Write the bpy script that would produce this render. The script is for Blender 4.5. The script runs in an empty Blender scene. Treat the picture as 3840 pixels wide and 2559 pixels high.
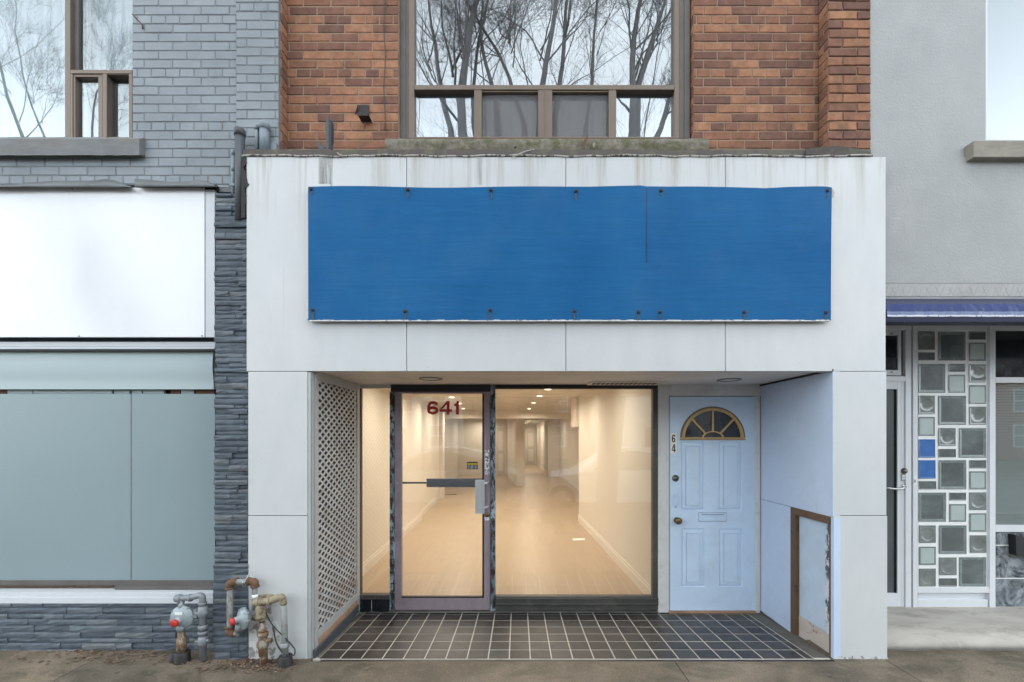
import bpy, math, random
from mathutils import Vector, Matrix
R = random.Random(641)
sc = bpy.context.scene
col = sc.collection
rad = math.radians

# ------------------------------------------------------------------ camera, sky, sun, exposure
D, EYE, F, XV, YV = 3.2, 1.6, 1664.0, 1942.0, 1640.0      # camera set-back, eye height, focal length and principal point in photo pixels
cam = bpy.data.cameras.new('camera'); camo = bpy.data.objects.new('camera', cam); col.objects.link(camo)
camo.location = (0, -D, EYE); camo.rotation_euler = (rad(90), 0, 0)
cam.sensor_width = 36; cam.lens = F / 3840 * 36
cam.shift_x = (1920 - XV) / 3840; cam.shift_y = (YV - 1279.5) / 3840
cam.clip_start = 0.05; cam.clip_end = 500
sc.camera = camo

SUN_EL, SUN_ROT = 68, 172
w = bpy.data.worlds.new('World'); sc.world = w; w.use_nodes = True
nt = w.node_tree; nt.nodes.clear()
sky = nt.nodes.new('ShaderNodeTexSky'); sky.sky_type = 'NISHITA'; sky.sun_disc = False
sky.sun_elevation = rad(SUN_EL); sky.sun_rotation = rad(SUN_ROT); sky.air_density = 1.0; sky.dust_density = 2.0; sky.ozone_density = 1.0
hs = nt.nodes.new('ShaderNodeHueSaturation'); hs.inputs['Saturation'].default_value = 0.32
bg = nt.nodes.new('ShaderNodeBackground'); bg.inputs['Strength'].default_value = 0.15
wo = nt.nodes.new('ShaderNodeOutputWorld')
# overcast: the clear-sky dome seen through an even, faintly mottled cloud sheet
tc = nt.nodes.new('ShaderNodeTexCoord'); cn = nt.nodes.new('ShaderNodeTexNoise'); cn.inputs['Scale'].default_value = 2.2; cn.inputs['Detail'].default_value = 6
cr = nt.nodes.new('ShaderNodeValToRGB'); cr.color_ramp.elements[0].position = .3; cr.color_ramp.elements[1].position = .7
cr.color_ramp.elements[0].color = (6.7, 7.3, 7.8, 1); cr.color_ramp.elements[1].color = (8.3, 8.8, 9.1, 1)
cm = nt.nodes.new('ShaderNodeMix'); cm.data_type = 'RGBA'; cm.inputs[0].default_value = .85
nt.links.new(tc.outputs['Generated'], cn.inputs['Vector']); nt.links.new(cn.outputs['Fac'], cr.inputs[0])
nt.links.new(sky.outputs[0], hs.inputs['Color']); nt.links.new(hs.outputs[0], cm.inputs[6]); 
sx = nt.nodes.new('ShaderNodeSeparateXYZ'); hr = nt.nodes.new('ShaderNodeValToRGB'); hm = nt.nodes.new('ShaderNodeMix'); hm.data_type = 'RGBA'; hm.blend_type = 'MULTIPLY'; hm.inputs[0].default_value = 1
hr.color_ramp.elements[0].position = .34; hr.color_ramp.elements[1].position = .60; hr.color_ramp.elements[0].color = (2.6, 2.6, 2.6, 1); hr.color_ramp.elements[1].color = (1, 1, 1, 1)    # sky brightened towards the horizon to send more light into the recess
nt.links.new(tc.outputs['Generated'], sx.inputs[0]); nt.links.new(sx.outputs[2], hr.inputs[0]); nt.links.new(cr.outputs[0], hm.inputs[6]); nt.links.new(hr.outputs[0], hm.inputs[7]); nt.links.new(hm.outputs[2], cm.inputs[7]); nt.links.new(cm.outputs[2], bg.inputs['Color']); nt.links.new(bg.outputs[0], wo.inputs[0])
sl = bpy.data.lights.new('sun', 'SUN'); so = bpy.data.objects.new('sun', sl); col.objects.link(so)
sl.energy = 0.65; sl.angle = rad(30); sl.color = (1, 0.97, 0.93)
so.rotation_euler = (rad(90 - SUN_EL), 0, rad(8))
sc.view_settings.view_transform = 'Standard'; sc.view_settings.look = 'None'
sc.view_settings.gamma = 1; sc.view_settings.exposure = 0.56
sc.cycles.use_denoising = True
sc.cycles.max_bounces = 10; sc.cycles.transparent_max_bounces = 16; sc.cycles.caustics_reflective = False; sc.cycles.caustics_refractive = False
sc.cycles.sample_clamp_indirect = 4

# ------------------------------------------------------------------ helpers
def X(px, Y): return (px - XV) * (Y + D) / F
def Z(py, Y): return EYE + (YV - py) * (Y + D) / F

class MB:
    """collects faces; build() links them as one mesh object"""
    def __init__(s): s.v = []; s.f = []; s.m = []; s.sm = []; s.t = []
    def face(s, pts, mi=0, smooth=False, t=None):
        n = len(s.v); s.v += [tuple(p) for p in pts]; s.f.append(tuple(range(n, n + len(pts)))); s.m.append(mi); s.sm.append(smooth)
        s.t.append(t or (.5, .5, .5))
    def grid(s, rows, mi=0, smooth=True, t=None, closed=False):
        """rows of points joined into shared-vertex quads"""
        n = len(s.v); k = len(rows[0])
        for r in rows: s.v += [tuple(p) for p in r]
        for i in range(len(rows) - 1):
            for j in range(k if closed else k - 1):
                a, b = n + i * k + j, n + i * k + (j + 1) % k
                s.f.append((a, b, b + k, a + k)); s.m.append(mi); s.sm.append(smooth); s.t.append(t or (.5, .5, .5))
        return n
    def poly(s, idx, mi=0, t=None): s.f.append(tuple(idx)); s.m.append(mi); s.sm.append(False); s.t.append(t or (.5, .5, .5))
    def box(s, x0, x1, y0, y1, z0, z1, mi=0, t=None):
        if x0 > x1: x0, x1 = x1, x0
        if y0 > y1: y0, y1 = y1, y0
        if z0 > z1: z0, z1 = z1, z0
        n = len(s.v)
        s.v += [(x0, y0, z0), (x1, y0, z0), (x1, y1, z0), (x0, y1, z0), (x0, y0, z1), (x1, y0, z1), (x1, y1, z1), (x0, y1, z1)]
        for q in ((0, 3, 2, 1), (4, 5, 6, 7), (0, 1, 5, 4), (1, 2, 6, 5), (2, 3, 7, 6), (3, 0, 4, 7)):
            s.poly([n + i for i in q], mi, t)
    def pbox(s, px0, py0, px1, py1, Yf, Yb, mi=0, t=None):
        """box whose front face on the plane Yf spans a rectangle measured in the photo"""
        s.box(X(px0, Yf), X(px1, Yf), Yf, Yb, Z(py1, Yf), Z(py0, Yf), mi, t)
    def prism(s, pts, y0, y1, mi=0, t=None):
        """outline in (x, z), given thickness from y0 (front) to y1"""
        n = len(s.v); k = len(pts)
        a = sum(pts[i][0] * pts[(i + 1) % k][1] - pts[(i + 1) % k][0] * pts[i][1] for i in range(k))
        if a < 0: pts = pts[::-1]
        s.v += [(x, y0, z) for x, z in pts] + [(x, y1, z) for x, z in pts]
        s.poly([n + i for i in range(k)], mi, t); s.poly([n + k + i for i in range(k)][::-1], mi, t)
        for i in range(k):
            j = (i + 1) % k; s.poly([n + i, n + k + i, n + k + j, n + j], mi, t)
    def tube(s, pts, rs, seg=12, mi=0, cap=True, t=None):
        pts = [Vector(p) for p in pts]
        if not hasattr(rs, '__len__'): rs = [rs] * len(pts)
        d0 = (pts[1] - pts[0]).normalized()
        up = Vector((0, 0, 1)) if abs(d0.z) < .9 else Vector((1, 0, 0))
        u = d0.cross(up).normalized(); rows = []
        for i, p in enumerate(pts):
            if i == 0: d = d0
            elif i == len(pts) - 1: d = (pts[i] - pts[i - 1]).normalized()
            else: d = ((pts[i + 1] - p).normalized() + (p - pts[i - 1]).normalized()).normalized()
            u = (u - d * u.dot(d)).normalized(); v = d.cross(u)
            rows.append([p + (u * math.cos(2 * math.pi * k / seg) + v * math.sin(2 * math.pi * k / seg)) * rs[i] for k in range(seg)])
        n = s.grid(rows, mi, True, t, closed=True)
        if cap:
            s.poly([n + k for k in range(seg)][::-1], mi, t); e = n + (len(rows) - 1) * seg; s.poly([e + k for k in range(seg)], mi, t)
    def lathe(s, c, axis, prof, seg=24, mi=0, t=None):
        """prof: (distance along axis, radius)"""
        a = Vector(axis).normalized(); c = Vector(c)
        up = Vector((0, 0, 1)) if abs(a.z) < .9 else Vector((1, 0, 0))
        u = a.cross(up).normalized(); v = a.cross(u)
        rows = [[c + a * h + (u * math.cos(2 * math.pi * k / seg) + v * math.sin(2 * math.pi * k / seg)) * max(r, 1e-4) for k in range(seg)] for h, r in prof]
        s.grid(rows, mi, True, t, closed=True)
    def cyl(s, p0, p1, r, seg=20, mi=0, t=None):
        p0 = Vector(p0); p1 = Vector(p1); L = (p1 - p0).length
        n0 = len(s.f)
        s.lathe(p0, p1 - p0, [(0, r * .0), (0, r)], seg, mi, t); s.lathe(p0, p1 - p0, [(0, r), (L, r)], seg, mi, t); s.lathe(p0, p1 - p0, [(L, r), (L, 0)], seg, mi, t)
    def build(s, name, mats, parent=None, bevel=0, bseg=2):
        me = bpy.data.meshes.new(name); me.from_pydata(s.v, [], s.f)
        mats = mats if isinstance(mats, (list, tuple)) else [mats]
        for m in mats: me.materials.append(m)
        me.polygons.foreach_set('material_index', s.m); me.polygons.foreach_set('use_smooth', s.sm)
        at = me.attributes.new('tint', 'FLOAT_COLOR', 'FACE')
        flat = []
        for t in s.t: flat += [t[0], t[1], t[2], 1]
        at.data.foreach_set('color', flat)
        me.update()
        o = bpy.data.objects.new(name, me); col.objects.link(o)
        if parent: o.parent = parent; o.matrix_parent_inverse = parent.matrix_basis.inverted()
        if bevel:
            b = o.modifiers.new('bevel', 'BEVEL'); b.width = bevel; b.segments = bseg; b.limit_method = 'ANGLE'; b.angle_limit = rad(40)
        return o

def tag(o, label=None, cat=None, group=None, kind=None):
    if label: o['label'] = label
    if cat: o['category'] = cat
    if group: o['group'] = group
    if kind: o['kind'] = kind
    return o
def thing(name, loc, label, cat, group=None):
    o = bpy.data.objects.new(name, None); col.objects.link(o); o.location = loc; o.empty_display_size = .2
    return tag(o, label, cat, group)
def part_label(o, label): o['label'] = label; return o

def fillet(pts, r, n=6):
    """rounds the corners of a polyline"""
    pts = [Vector(p) for p in pts]; out = [pts[0]]
    for i in range(1, len(pts) - 1):
        a, b, c = pts[i - 1], pts[i], pts[i + 1]
        rr = min(r, (a - b).length * .45, (c - b).length * .45)
        p0 = b + (a - b).normalized() * rr; p1 = b + (c - b).normalized() * rr
        for k in range(n + 1):
            t = k / n; out.append(p0 * (1 - t) ** 2 + b * 2 * t * (1 - t) + p1 * t * t)
    return out + [pts[-1]]

def digit(mb, ch, x0, x1, z0, z1, y, th=.2, mi=0, thick=.0008):
    """a bold grotesque numeral 6, 4 or 1 cut from flat sheet"""
    def P(u, v): return (x0 + u * (x1 - x0), z0 + v * (z1 - z0))
    asp = (z1 - z0) / (x1 - x0)
    def ribbon(pts, lay):
        L, Rr = [], []
        for i, (u, v) in enumerate(pts):
            a, b = pts[max(i - 1, 0)], pts[min(i + 1, len(pts) - 1)]; du, dv = (b[0] - a[0]), (b[1] - a[1]) * asp; n = math.hypot(du, dv) or 1
            nx, nz = -dv / n * th * asp * .5, du / n * th * .5; L.append(P(u + nx, v + nz)); Rr.append(P(u - nx, v - nz))
        yy = y - lay * .00015
        for i in range(len(pts) - 1):
            mb.face([(L[i][0], yy, L[i][1]), (L[i + 1][0], yy, L[i + 1][1]), (Rr[i + 1][0], yy, Rr[i + 1][1]), (Rr[i][0], yy, Rr[i][1])][::-1], mi)
    h = th / 2; hx = h * asp
    if ch == '6':
        rx, rz = .5 - hx, .31 - h
        ribbon([(.5 + rx * math.cos(2 * math.pi * k / 36), .31 + rz * math.sin(2 * math.pi * k / 36)) for k in range(37)], 1)
        ribbon([(hx, .31), (hx, .5), (hx + .03, .66), (hx + .11, .80), (.38, .885), (.52, 1 - h), (.66, .885), (.78, .83), (.88, .71)], 2)
    elif ch == '4':
        s_ = .80
        mb.prism([P(s_ - 2 * hx, 0), P(s_, 0), P(s_, 1), P(s_ - 2 * hx, 1)], y - .0003, y, mi)
        mb.prism([P(0, .20), P(1, .20), P(1, .20 + th * .9), P(0, .20 + th * .9)], y - .00045, y, mi)
        mb.prism([P(0, .36), P(0, .20 + th), P(.20, .20 + th), P(s_ - hx, .84), P(s_ - hx, 1), P(s_ - 2 * hx, 1)], y - .0006, y, mi)
    else:
        mb.prism([P(.36, 0), P(1, 0), P(1, 1), P(.58, 1), P(.44, .84), P(.0, .78), P(0, .62), P(.36, .64)], y - .0004, y, mi)

# ------------------------------------------------------------------ materials
def newmat(name):
    m = bpy.data.materials.new(name); m.use_nodes = True; nt = m.node_tree; nt.nodes.clear()
    out = nt.nodes.new('ShaderNodeOutputMaterial'); return m, nt, out
def N(nt, t, **kw):
    n = nt.nodes.new(t)
    for k, v in kw.items():
        if k in n.inputs.keys(): n.inputs[k].default_value = v
        else: setattr(n, k, v)
    return n
def pos(nt, scale=(1, 1, 1)):
    g = N(nt, 'ShaderNodeNewGeometry'); m = N(nt, 'ShaderNodeMapping'); m.inputs['Scale'].default_value = scale
    nt.links.new(g.outputs['Position'], m.inputs['Vector']); return m.outputs[0]
def noise(nt, scale, detail=5, rough=.55, stretch=(1, 1, 1), dist=0):
    n = N(nt, 'ShaderNodeTexNoise'); n.inputs['Scale'].default_value = scale; n.inputs['Detail'].default_value = detail; n.inputs['Roughness'].default_value = rough; n.inputs['Distortion'].default_value = dist
    nt.links.new(pos(nt, stretch), n.inputs['Vector']); return n.outputs['Fac']
def ramp(nt, fac, a, b, ca=(0, 0, 0, 1), cb=(1, 1, 1, 1)):
    r = N(nt, 'ShaderNodeValToRGB'); r.color_ramp.elements[0].position = a; r.color_ramp.elements[1].position = b
    r.color_ramp.elements[0].color = ca; r.color_ramp.elements[1].color = cb
    nt.links.new(fac, r.inputs[0]); return r.outputs[0]
def mix(nt, fac, a, b, mode='MIX'):
    m = N(nt, 'ShaderNodeMix'); m.data_type = 'RGBA'; m.blend_type = mode
    for sock, v in ((m.inputs[0], fac), (m.inputs[6], a), (m.inputs[7], b)):
        if hasattr(v, 'is_output'): nt.links.new(v, sock)
        elif isinstance(v, (int, float)): sock.default_value = v
        else: sock.default_value = (*v[:3], 1)
    return m.outputs[2]
def mul(nt, a, k, op='MULTIPLY'):
    m = N(nt, 'ShaderNodeMath'); m.operation = op
    for sock, v in ((m.inputs[0], a), (m.inputs[1], k)):
        if hasattr(v, 'is_output'): nt.links.new(v, sock)
        else: sock.default_value = v
    return m.outputs[0]
def bump(nt, h, strength, dist=.01):
    b = N(nt, 'ShaderNodeBump'); b.inputs['Strength'].default_value = strength; b.inputs['Distance'].default_value = dist
    nt.links.new(h, b.inputs['Height']); return b.outputs[0]
def attr(nt):
    a = N(nt, 'ShaderNodeAttribute'); a.attribute_name = 'tint'; s = N(nt, 'ShaderNodeSeparateColor'); nt.links.new(a.outputs['Color'], s.inputs[0]); return s.outputs
def finish(m, nt, out, color, rough=.5, metal=0, normal=None, spec=.5, coat=0):
    p = N(nt, 'ShaderNodeBsdfPrincipled')
    for sock, v in (('Base Color', color), ('Roughness', rough), ('Metallic', metal), ('Specular IOR Level', spec), ('Coat Weight', coat)):
        if hasattr(v, 'is_output'): nt.links.new(v, p.inputs[sock])
        elif sock == 'Base Color': p.inputs[sock].default_value = (*v[:3], 1)
        else: p.inputs[sock].default_value = v
    if normal is not None: nt.links.new(normal, p.inputs['Normal'])
    nt.links.new(p.outputs[0], out.inputs[0]); return m

def plain(name, c, rough=.5, metal=0, var=.12, scale=7, bs=.12, bscale=90, dirt=None, dirt_amt=.0, dscale=4, stretch=(1, 1, 1), spec=.5, tint=0.0, bdist=.004):
    """paint, metal, stone: base colour with uneven tone, optional dirt patches, fine bump"""
    m, nt, out = newmat(name)
    n1 = noise(nt, scale, 6, .6, stretch)
    k = ramp(nt, n1, .25, .75, (1 - var,) * 3 + (1,), (1 + var,) * 3 + (1,))
    c1 = mix(nt, 1, c, k, 'MULTIPLY')
    if tint:
        t = attr(nt); kk = ramp(nt, t[0], 0, 1, (1 - tint,) * 3 + (1,), (1 + tint,) * 3 + (1,)); c1 = mix(nt, 1, c1, kk, 'MULTIPLY')
    if dirt:
        d = noise(nt, dscale, 8, .7, stretch, .3); c1 = mix(nt, mul(nt, ramp(nt, d, .5, .72), dirt_amt), c1, dirt)
    nb = bump(nt, noise(nt, bscale, 4, .6, stretch), bs, bdist)
    r = ramp(nt, n1, .2, .8, (max(rough - .08, 0),) * 3 + (1,), (min(rough + .1, 1),) * 3 + (1,))
    return finish(m, nt, out, c1, r, metal, nb, spec)

def peeling(name, paint, under, amt=.5, scale=22, stretch=(1, 1, .35), rough=.55, third=None):
    m, nt, out = newmat(name)
    d = noise(nt, scale, 9, .72, stretch, .4); k = ramp(nt, d, amt - .02, amt + .03)
    base = mix(nt, ramp(nt, noise(nt, 5, 4), .3, .7), paint, tuple(min(1, q * 1.25) for q in paint))
    if third: base = mix(nt, ramp(nt, noise(nt, 9, 5, .6, (1, 1, .5)), .5, .58), base, third)
    c = mix(nt, k, under, base)
    return finish(m, nt, out, c, rough, 0, bump(nt, k, .4, .002))

def brick_mat(name, pal, blotch=.25, painted=False):
    m, nt, out = newmat(name); t = attr(nt)
    r = N(nt, 'ShaderNodeValToRGB'); e = r.color_ramp.elements; e[0].position = 0; e[1].position = 1
    e[0].color = (*pal[0], 1); e[1].color = (*pal[-1], 1)
    for i, p in enumerate(pal[1:-1]): q = e.new((i + 1) / (len(pal) - 1)); q.color = (*p, 1)
    nt.links.new(t[0], r.inputs[0])
    n1 = noise(nt, 14, 7, .7); n2 = noise(nt, 2.2, 4, .5)
    c = mix(nt, 1, r.outputs[0], ramp(nt, n1, .25, .75, (1 - blotch,) * 3 + (1,), (1 + blotch,) * 3 + (1,)), 'MULTIPLY')
    c = mix(nt, 1, c, ramp(nt, n2, .3, .7, (.82,) * 3 + (1,), (1.12,) * 3 + (1,)), 'MULTIPLY')
    if not painted:
        d = noise(nt, 3.5, 8, .75, (1, 1, .8), .5); c = mix(nt, mul(nt, ramp(nt, d, .56, .72), .55), c, (.06, .045, .04))
    nb = bump(nt, noise(nt, 130, 5, .7), .35 if not painted else .22, .003)
    return finish(m, nt, out, c, .85 if not painted else .55, 0, nb, .3)

M = {}
M['brick'] = brick_mat('brown_brick', [(.135, .072, .056), (.19, .093, .064), (.235, .112, .071), (.27, .130, .078), (.32, .162, .094)], .36)
M['mortar'] = plain('sandy_mortar', (.30, .21, .152), .9, bs=.4, dirt=(.10, .07, .055), dirt_amt=.7, dscale=6)
M['brick_grey'] = brick_mat('grey_painted_brick', [(.215, .247, .275), (.23, .264, .292), (.245, .279, .307)], .07, True)
M['mortar_grey'] = plain('painted_joint', (.172, .192, .206), .8, bs=.2, dirt=(.045, .035, .03), dirt_amt=.7, dscale=9)
M['ledge'] = brick_mat('slate_ledgestone', [(.060, .078, .100), (.078, .100, .126), (.096, .12, .146), (.14, .155, .17)], .3, True)

def fascia_mat():
    m, nt, out = newmat('white_enamel_panel')
    big = noise(nt, 1.1, 3, .5); c = mix(nt, ramp(nt, big, .35, .65), (.515, .548, .565), (.565, .585, .60))
    fine = noise(nt, 6, 7, .7, (1, 1, .45)); c = mix(nt, 1, c, ramp(nt, fine, .3, .7, (.965,) * 3 + (1,), (1.03,) * 3 + (1,)), 'MULTIPLY')
    g = N(nt, 'ShaderNodeNewGeometry'); s = N(nt, 'ShaderNodeSeparateXYZ'); nt.links.new(g.outputs['Position'], s.inputs[0])
    # rain streaks washed down from the rusty coping: strongest at the top of the panel
    mr = N(nt, 'ShaderNodeMapRange'); mr.inputs[1].default_value = 3.05; mr.inputs[2].default_value = 3.66; nt.links.new(s.outputs[2], mr.inputs[0])
    st = noise(nt, 7.5, 6, .7, (1, 1, .05)); k = mul(nt, mul(nt, ramp(nt, st, .5, .70), mr.outputs[0]), .95)
    c = mix(nt, k, c, (.30, .275, .22))
    st2 = noise(nt, 24, 5, .7, (1, 1, .03)); c = mix(nt, mul(nt, mul(nt, ramp(nt, st2, .56, .72), mr.outputs[0]), .6), c, (.25, .20, .13))
    st3 = noise(nt, 2.6, 5, .6, (1, 1, .5)); c = mix(nt, mul(nt, ramp(nt, st3, .52, .75), .30), c, (.43, .465, .49))
    gr_ = noise(nt, 30, 4, .6, (1, 1, .02)); c = mix(nt, mul(nt, mul(nt, ramp(nt, gr_, .66, .70), ramp(nt, big, .45, .6)), .30), c, (.35, .36, .36))
    sp = noise(nt, 55, 3, .5); c = mix(nt, mul(nt, ramp(nt, sp, .735, .76), .7), c, (.16, .14, .13))
    sc_ = noise(nt, 16, 8, .8, (.3, 1, 1.4), 1.2); c = mix(nt, mul(nt, ramp(nt, sc_, .66, .69), .22), c, (.36, .34, .32))
    return finish(m, nt, out, c, .42, 0, bump(nt, noise(nt, 3, 4, .5), .12, .01), .45)
M['fascia'] = fascia_mat()
def board_mat():
    m, nt, out = newmat('blue_painted_plywood')
    big = noise(nt, 1.6, 4, .55); c = mix(nt, ramp(nt, big, .32, .68), (.009, .098, .262), (.016, .122, .30))
    gr = noise(nt, 20, 8, .7, (.10, 1, 1.6), .6); c = mix(nt, 1, c, ramp(nt, gr, .3, .7, (.92,) * 3 + (1,), (1.07,) * 3 + (1,)), 'MULTIPLY')
    fd = noise(nt, 2.6, 5, .6, (1, 1, 1)); c = mix(nt, mul(nt, ramp(nt, fd, .50, .80), .30), c, (.055, .145, .285))
    sp = noise(nt, 75, 4, .6, (.7, 1, 1)); g2 = noise(nt, 1.7, 3, .5); c = mix(nt, mul(nt, mul(nt, ramp(nt, sp, .74, .765), ramp(nt, g2, .5, .62)), .8), c, (.45, .55, .65))
    return finish(m, nt, out, c, .6, 0, bump(nt, gr, .35, .006), .10)
M['board'] = board_mat()
M['bare_edge'] = peeling('worn_board_edge', (.55, .56, .56), (.10, .12, .16), .42, 30, (1, 1, 1))
def fade_mat(name, c, amt=.8, stretch=(1, 1, .1), scale=40):
    """a stain soaked into what lies behind it: patchy, see-through between the patches"""
    m, nt, out = newmat(name); k = ramp(nt, noise(nt, scale, 6, .7, stretch), .35, .65)
    p = N(nt, 'ShaderNodeBsdfPrincipled'); p.inputs['Base Color'].default_value = (*c, 1); p.inputs['Roughness'].default_value = .8
    tr = N(nt, 'ShaderNodeBsdfTransparent'); mx = N(nt, 'ShaderNodeMixShader')
    nt.links.new(mul(nt, k, amt), mx.inputs[0]); nt.links.new(tr.outputs[0], mx.inputs[1]); nt.links.new(p.outputs[0], mx.inputs[2]); nt.links.new(mx.outputs[0], out.inputs[0]); return m
M['rust_run'] = fade_mat('rust_run', (.10, .115, .135), .6)
M['dirt_run'] = fade_mat('dirt_run', (.24, .24, .22), .35, (1, 1, .05), 60)
M['rust'] = peeling('rusty_iron', (.085, .055, .040), (.155, .075, .038), .52, 40, (1, 1, 1), .8)
M['bolt_iron'] = peeling('dark_rusty_iron', (.022, .018, .018), (.085, .035, .022), .42, 30, (1, 1, 1), .75)
M['pipe_rust'] = peeling('rusty_grey_pipe', (.25, .235, .20), (.17, .095, .050), .52, 26, (1, 1, .6), .6, third=(.33, .28, .21))
M['pipe_brass'] = peeling('weathered_brassy_pipe', (.23, .195, .13), (.13, .085, .05), .45, 24, (1, 1, 1), .55)
M['pipe_grey'] = plain('grey_gas_pipe', (.20, .225, .25), .5, .2, .2, 20, .2, 120, (.14, .10, .07), .5)
M['pipe_paint'] = peeling('chipped_grey_pipe', (.235, .26, .26), (.20, .16, .115), .44, 20, (1, 1, .5), .55)
M['reg_grey'] = plain('regulator_grey', (.27, .32, .345), .45, .15, .1, 20, .15, 120, (.18, .18, .17), .3)
M['red_cap'] = plain('red_plastic', (.52, .03, .028), .4, 0, .08)
M['white_label'] = plain('white_label', (.74, .76, .78), .5, 0, .04)
M['black_rubber'] = plain('black_rubber', (.02, .02, .022), .6, 0, .2, dirt=(.07, .06, .05), dirt_amt=.25, dscale=8)
M['chain'] = plain('galvanised_steel', (.45, .47, .48), .35, .9, .1)
M['conduit'] = plain('dark_grey_conduit', (.050, .062, .075), .5, 0, .2, 9, .15, 80, (.085, .075, .08), .6)
M['conduit_light'] = plain('painted_grey_conduit', (.20, .245, .285), .5, 0, .08)
M['flash_grey'] = plain('crumpled_grey_flashing', (.125, .138, .145), .5, .2, .2, 6, .2, 40, (.07, .07, .07), .6)
M['void'] = plain('dark_gap', (.008, .008, .009), .9)
M['tar'] = plain('black_tar', (.012, .011, .011), .7, bs=.5)
M['coping'] = peeling('rusty_brown_flashing', (.040, .032, .027), (.070, .062, .052), .40, 14, (1, 1, 1.5), .65, third=(.065, .062, .040))
M['drip_edge'] = peeling('drip_edge', (.27, .265, .245), (.06, .05, .04), .47, 30)
def moss():
    m, nt, out = newmat('mossy_stone')
    a = noise(nt, 13, 8, .7); c = mix(nt, ramp(nt, a, .35, .65), (.095, .085, .065), (.25, .225, .19))
    g = noise(nt, 8, 8, .75, (1, 1, 1.4)); c = mix(nt, mul(nt, ramp(nt, g, .45, .58), .85), c, (.075, .082, .030))
    g2 = noise(nt, 45, 4, .7); c = mix(nt, mul(nt, ramp(nt, g2, .6, .68), .5), c, (.22, .23, .14))
    return finish(m, nt, out, c, .9, 0, bump(nt, noise(nt, 60, 6, .7), .6, .006))
M['moss'] = moss()
M['sill_grey'] = plain('grey_stone_sill', (.155, .165, .172), .8, 0, .22, 9, .5, 45, (.20, .14, .09), .3, 3, (1, 1, 3))
M['sill_tan'] = plain('tan_stone_sill', (.25, .235, .20), .85, 0, .25, 8, .4, 50, (.14, .12, .085), .7, 4, (1, 1, 2))
M['stucco'] = plain('grey_stucco', (.335, .350, .357), .85, 0, .09, 2.6, .6, 60, (.40, .405, .405), .65, 2.1, bdist=.006)
M['stucco_score'] = plain('scored_stucco', (.37, .378, .375), .85, 0, .10, 5, .6, 60, (.30, .30, .29), .4, 3)
M['score_line'] = plain('scored_groove', (.325, .33, .327), .9)
M['white_trim'] = plain('white_trim', (.56, .60, .645), .4, 0, .05, 4, .05, 60, (.40, .39, .37), .2)
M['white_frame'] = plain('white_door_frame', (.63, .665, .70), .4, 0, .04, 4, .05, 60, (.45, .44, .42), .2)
M['white_sign'] = plain('white_sign_panel', (.68, .71, .745), .16, 0, .025, 2.2, .04, 30, (.58, .61, .65), .35, 1.3, (1.2, 1, .7))
M['trim_grey'] = plain('grey_aluminium', (.40, .42, .43), .45, .1, .07)
M['bronze'] = plain('bronze_window_frame', (.165, .128, .102), .45, .2, .10, 6, .06)
M['bronze_dark'] = plain('weathered_bronze_surround', (.105, .098, .092), .6, .1, .18, 6, .15, 60, (.05, .045, .04), .5)
M['door_mauve'] = plain('mauve_metal_door_frame', (.30, .245, .28), .42, .15, .14, 5, .08, 80, (.15, .11, .12), .5, 4)
M['frame_black'] = plain('black_metal_head', (.010, .010, .011), .5, 0, .3)
M['mullion'] = peeling('peeling_blue_black_mullion', (.115, .15, .18), (.015, .014, .016), .49, 26, (1, 1, .4), .5, third=(.30, .40, .47))
M['sill_dark'] = plain('dark_moulded_sill', (.055, .055, .052), .5, .1, .25, 8, .2, 60, (.14, .125, .10), .5, 6)
M['jamb'] = plain('grey_white_jamb', (.60, .605, .60), .55, 0, .07, 5, .1, 50, (.20, .17, .14), .35, 5)
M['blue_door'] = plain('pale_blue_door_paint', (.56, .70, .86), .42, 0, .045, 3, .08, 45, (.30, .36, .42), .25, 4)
M['blue_wall'] = plain('pale_blue_side_wall', (.50, .61, .78), .5, 0, .06, 3, .12, 50, (.31, .36, .42), .3, 3)
M['fan_gold'] = plain('ochre_fanlight_frame', (.50, .335, .14), .45, 0, .12, 12, .1)
M['fan_edge'] = plain('brown_fanlight_edge', (.17, .13, .10), .6)
M['fan_glass'] = plain('dark_fanlight_glass', (.014, .018, .022), .06, 0, .5, 14, 0, spec=.7)
M['brass_old'] = plain('tarnished_brass', (.16, .115, .062), .32, .8, .35, 40, .1)
M['deadbolt'] = plain('worn_lock_face', (.15, .14, .125), .35, .8, .3, 40, .1)
M['hatch_brown'] = peeling('brown_hatch_frame', (.105, .062, .035), (.06, .035, .02), .42, 20, (1, 1, .5), .65)
M['hatch_panel'] = plain('pale_blue_rough_board', (.46, .57, .70), .65, 0, .1, 9, .3, 60, (.55, .57, .58), .3, 5)
M['hatch_strip'] = peeling('chipped_teal_strip', (.045, .075, .085), (.62, .65, .68), .5, 14, (1, 1, .6), .6, third=(.42, .54, .66))
M['raw_wood'] = peeling('scuffed_raw_board', (.42, .37, .33), (.22, .12, .09), .40, 9, (1, 1, 1), .8)
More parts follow.
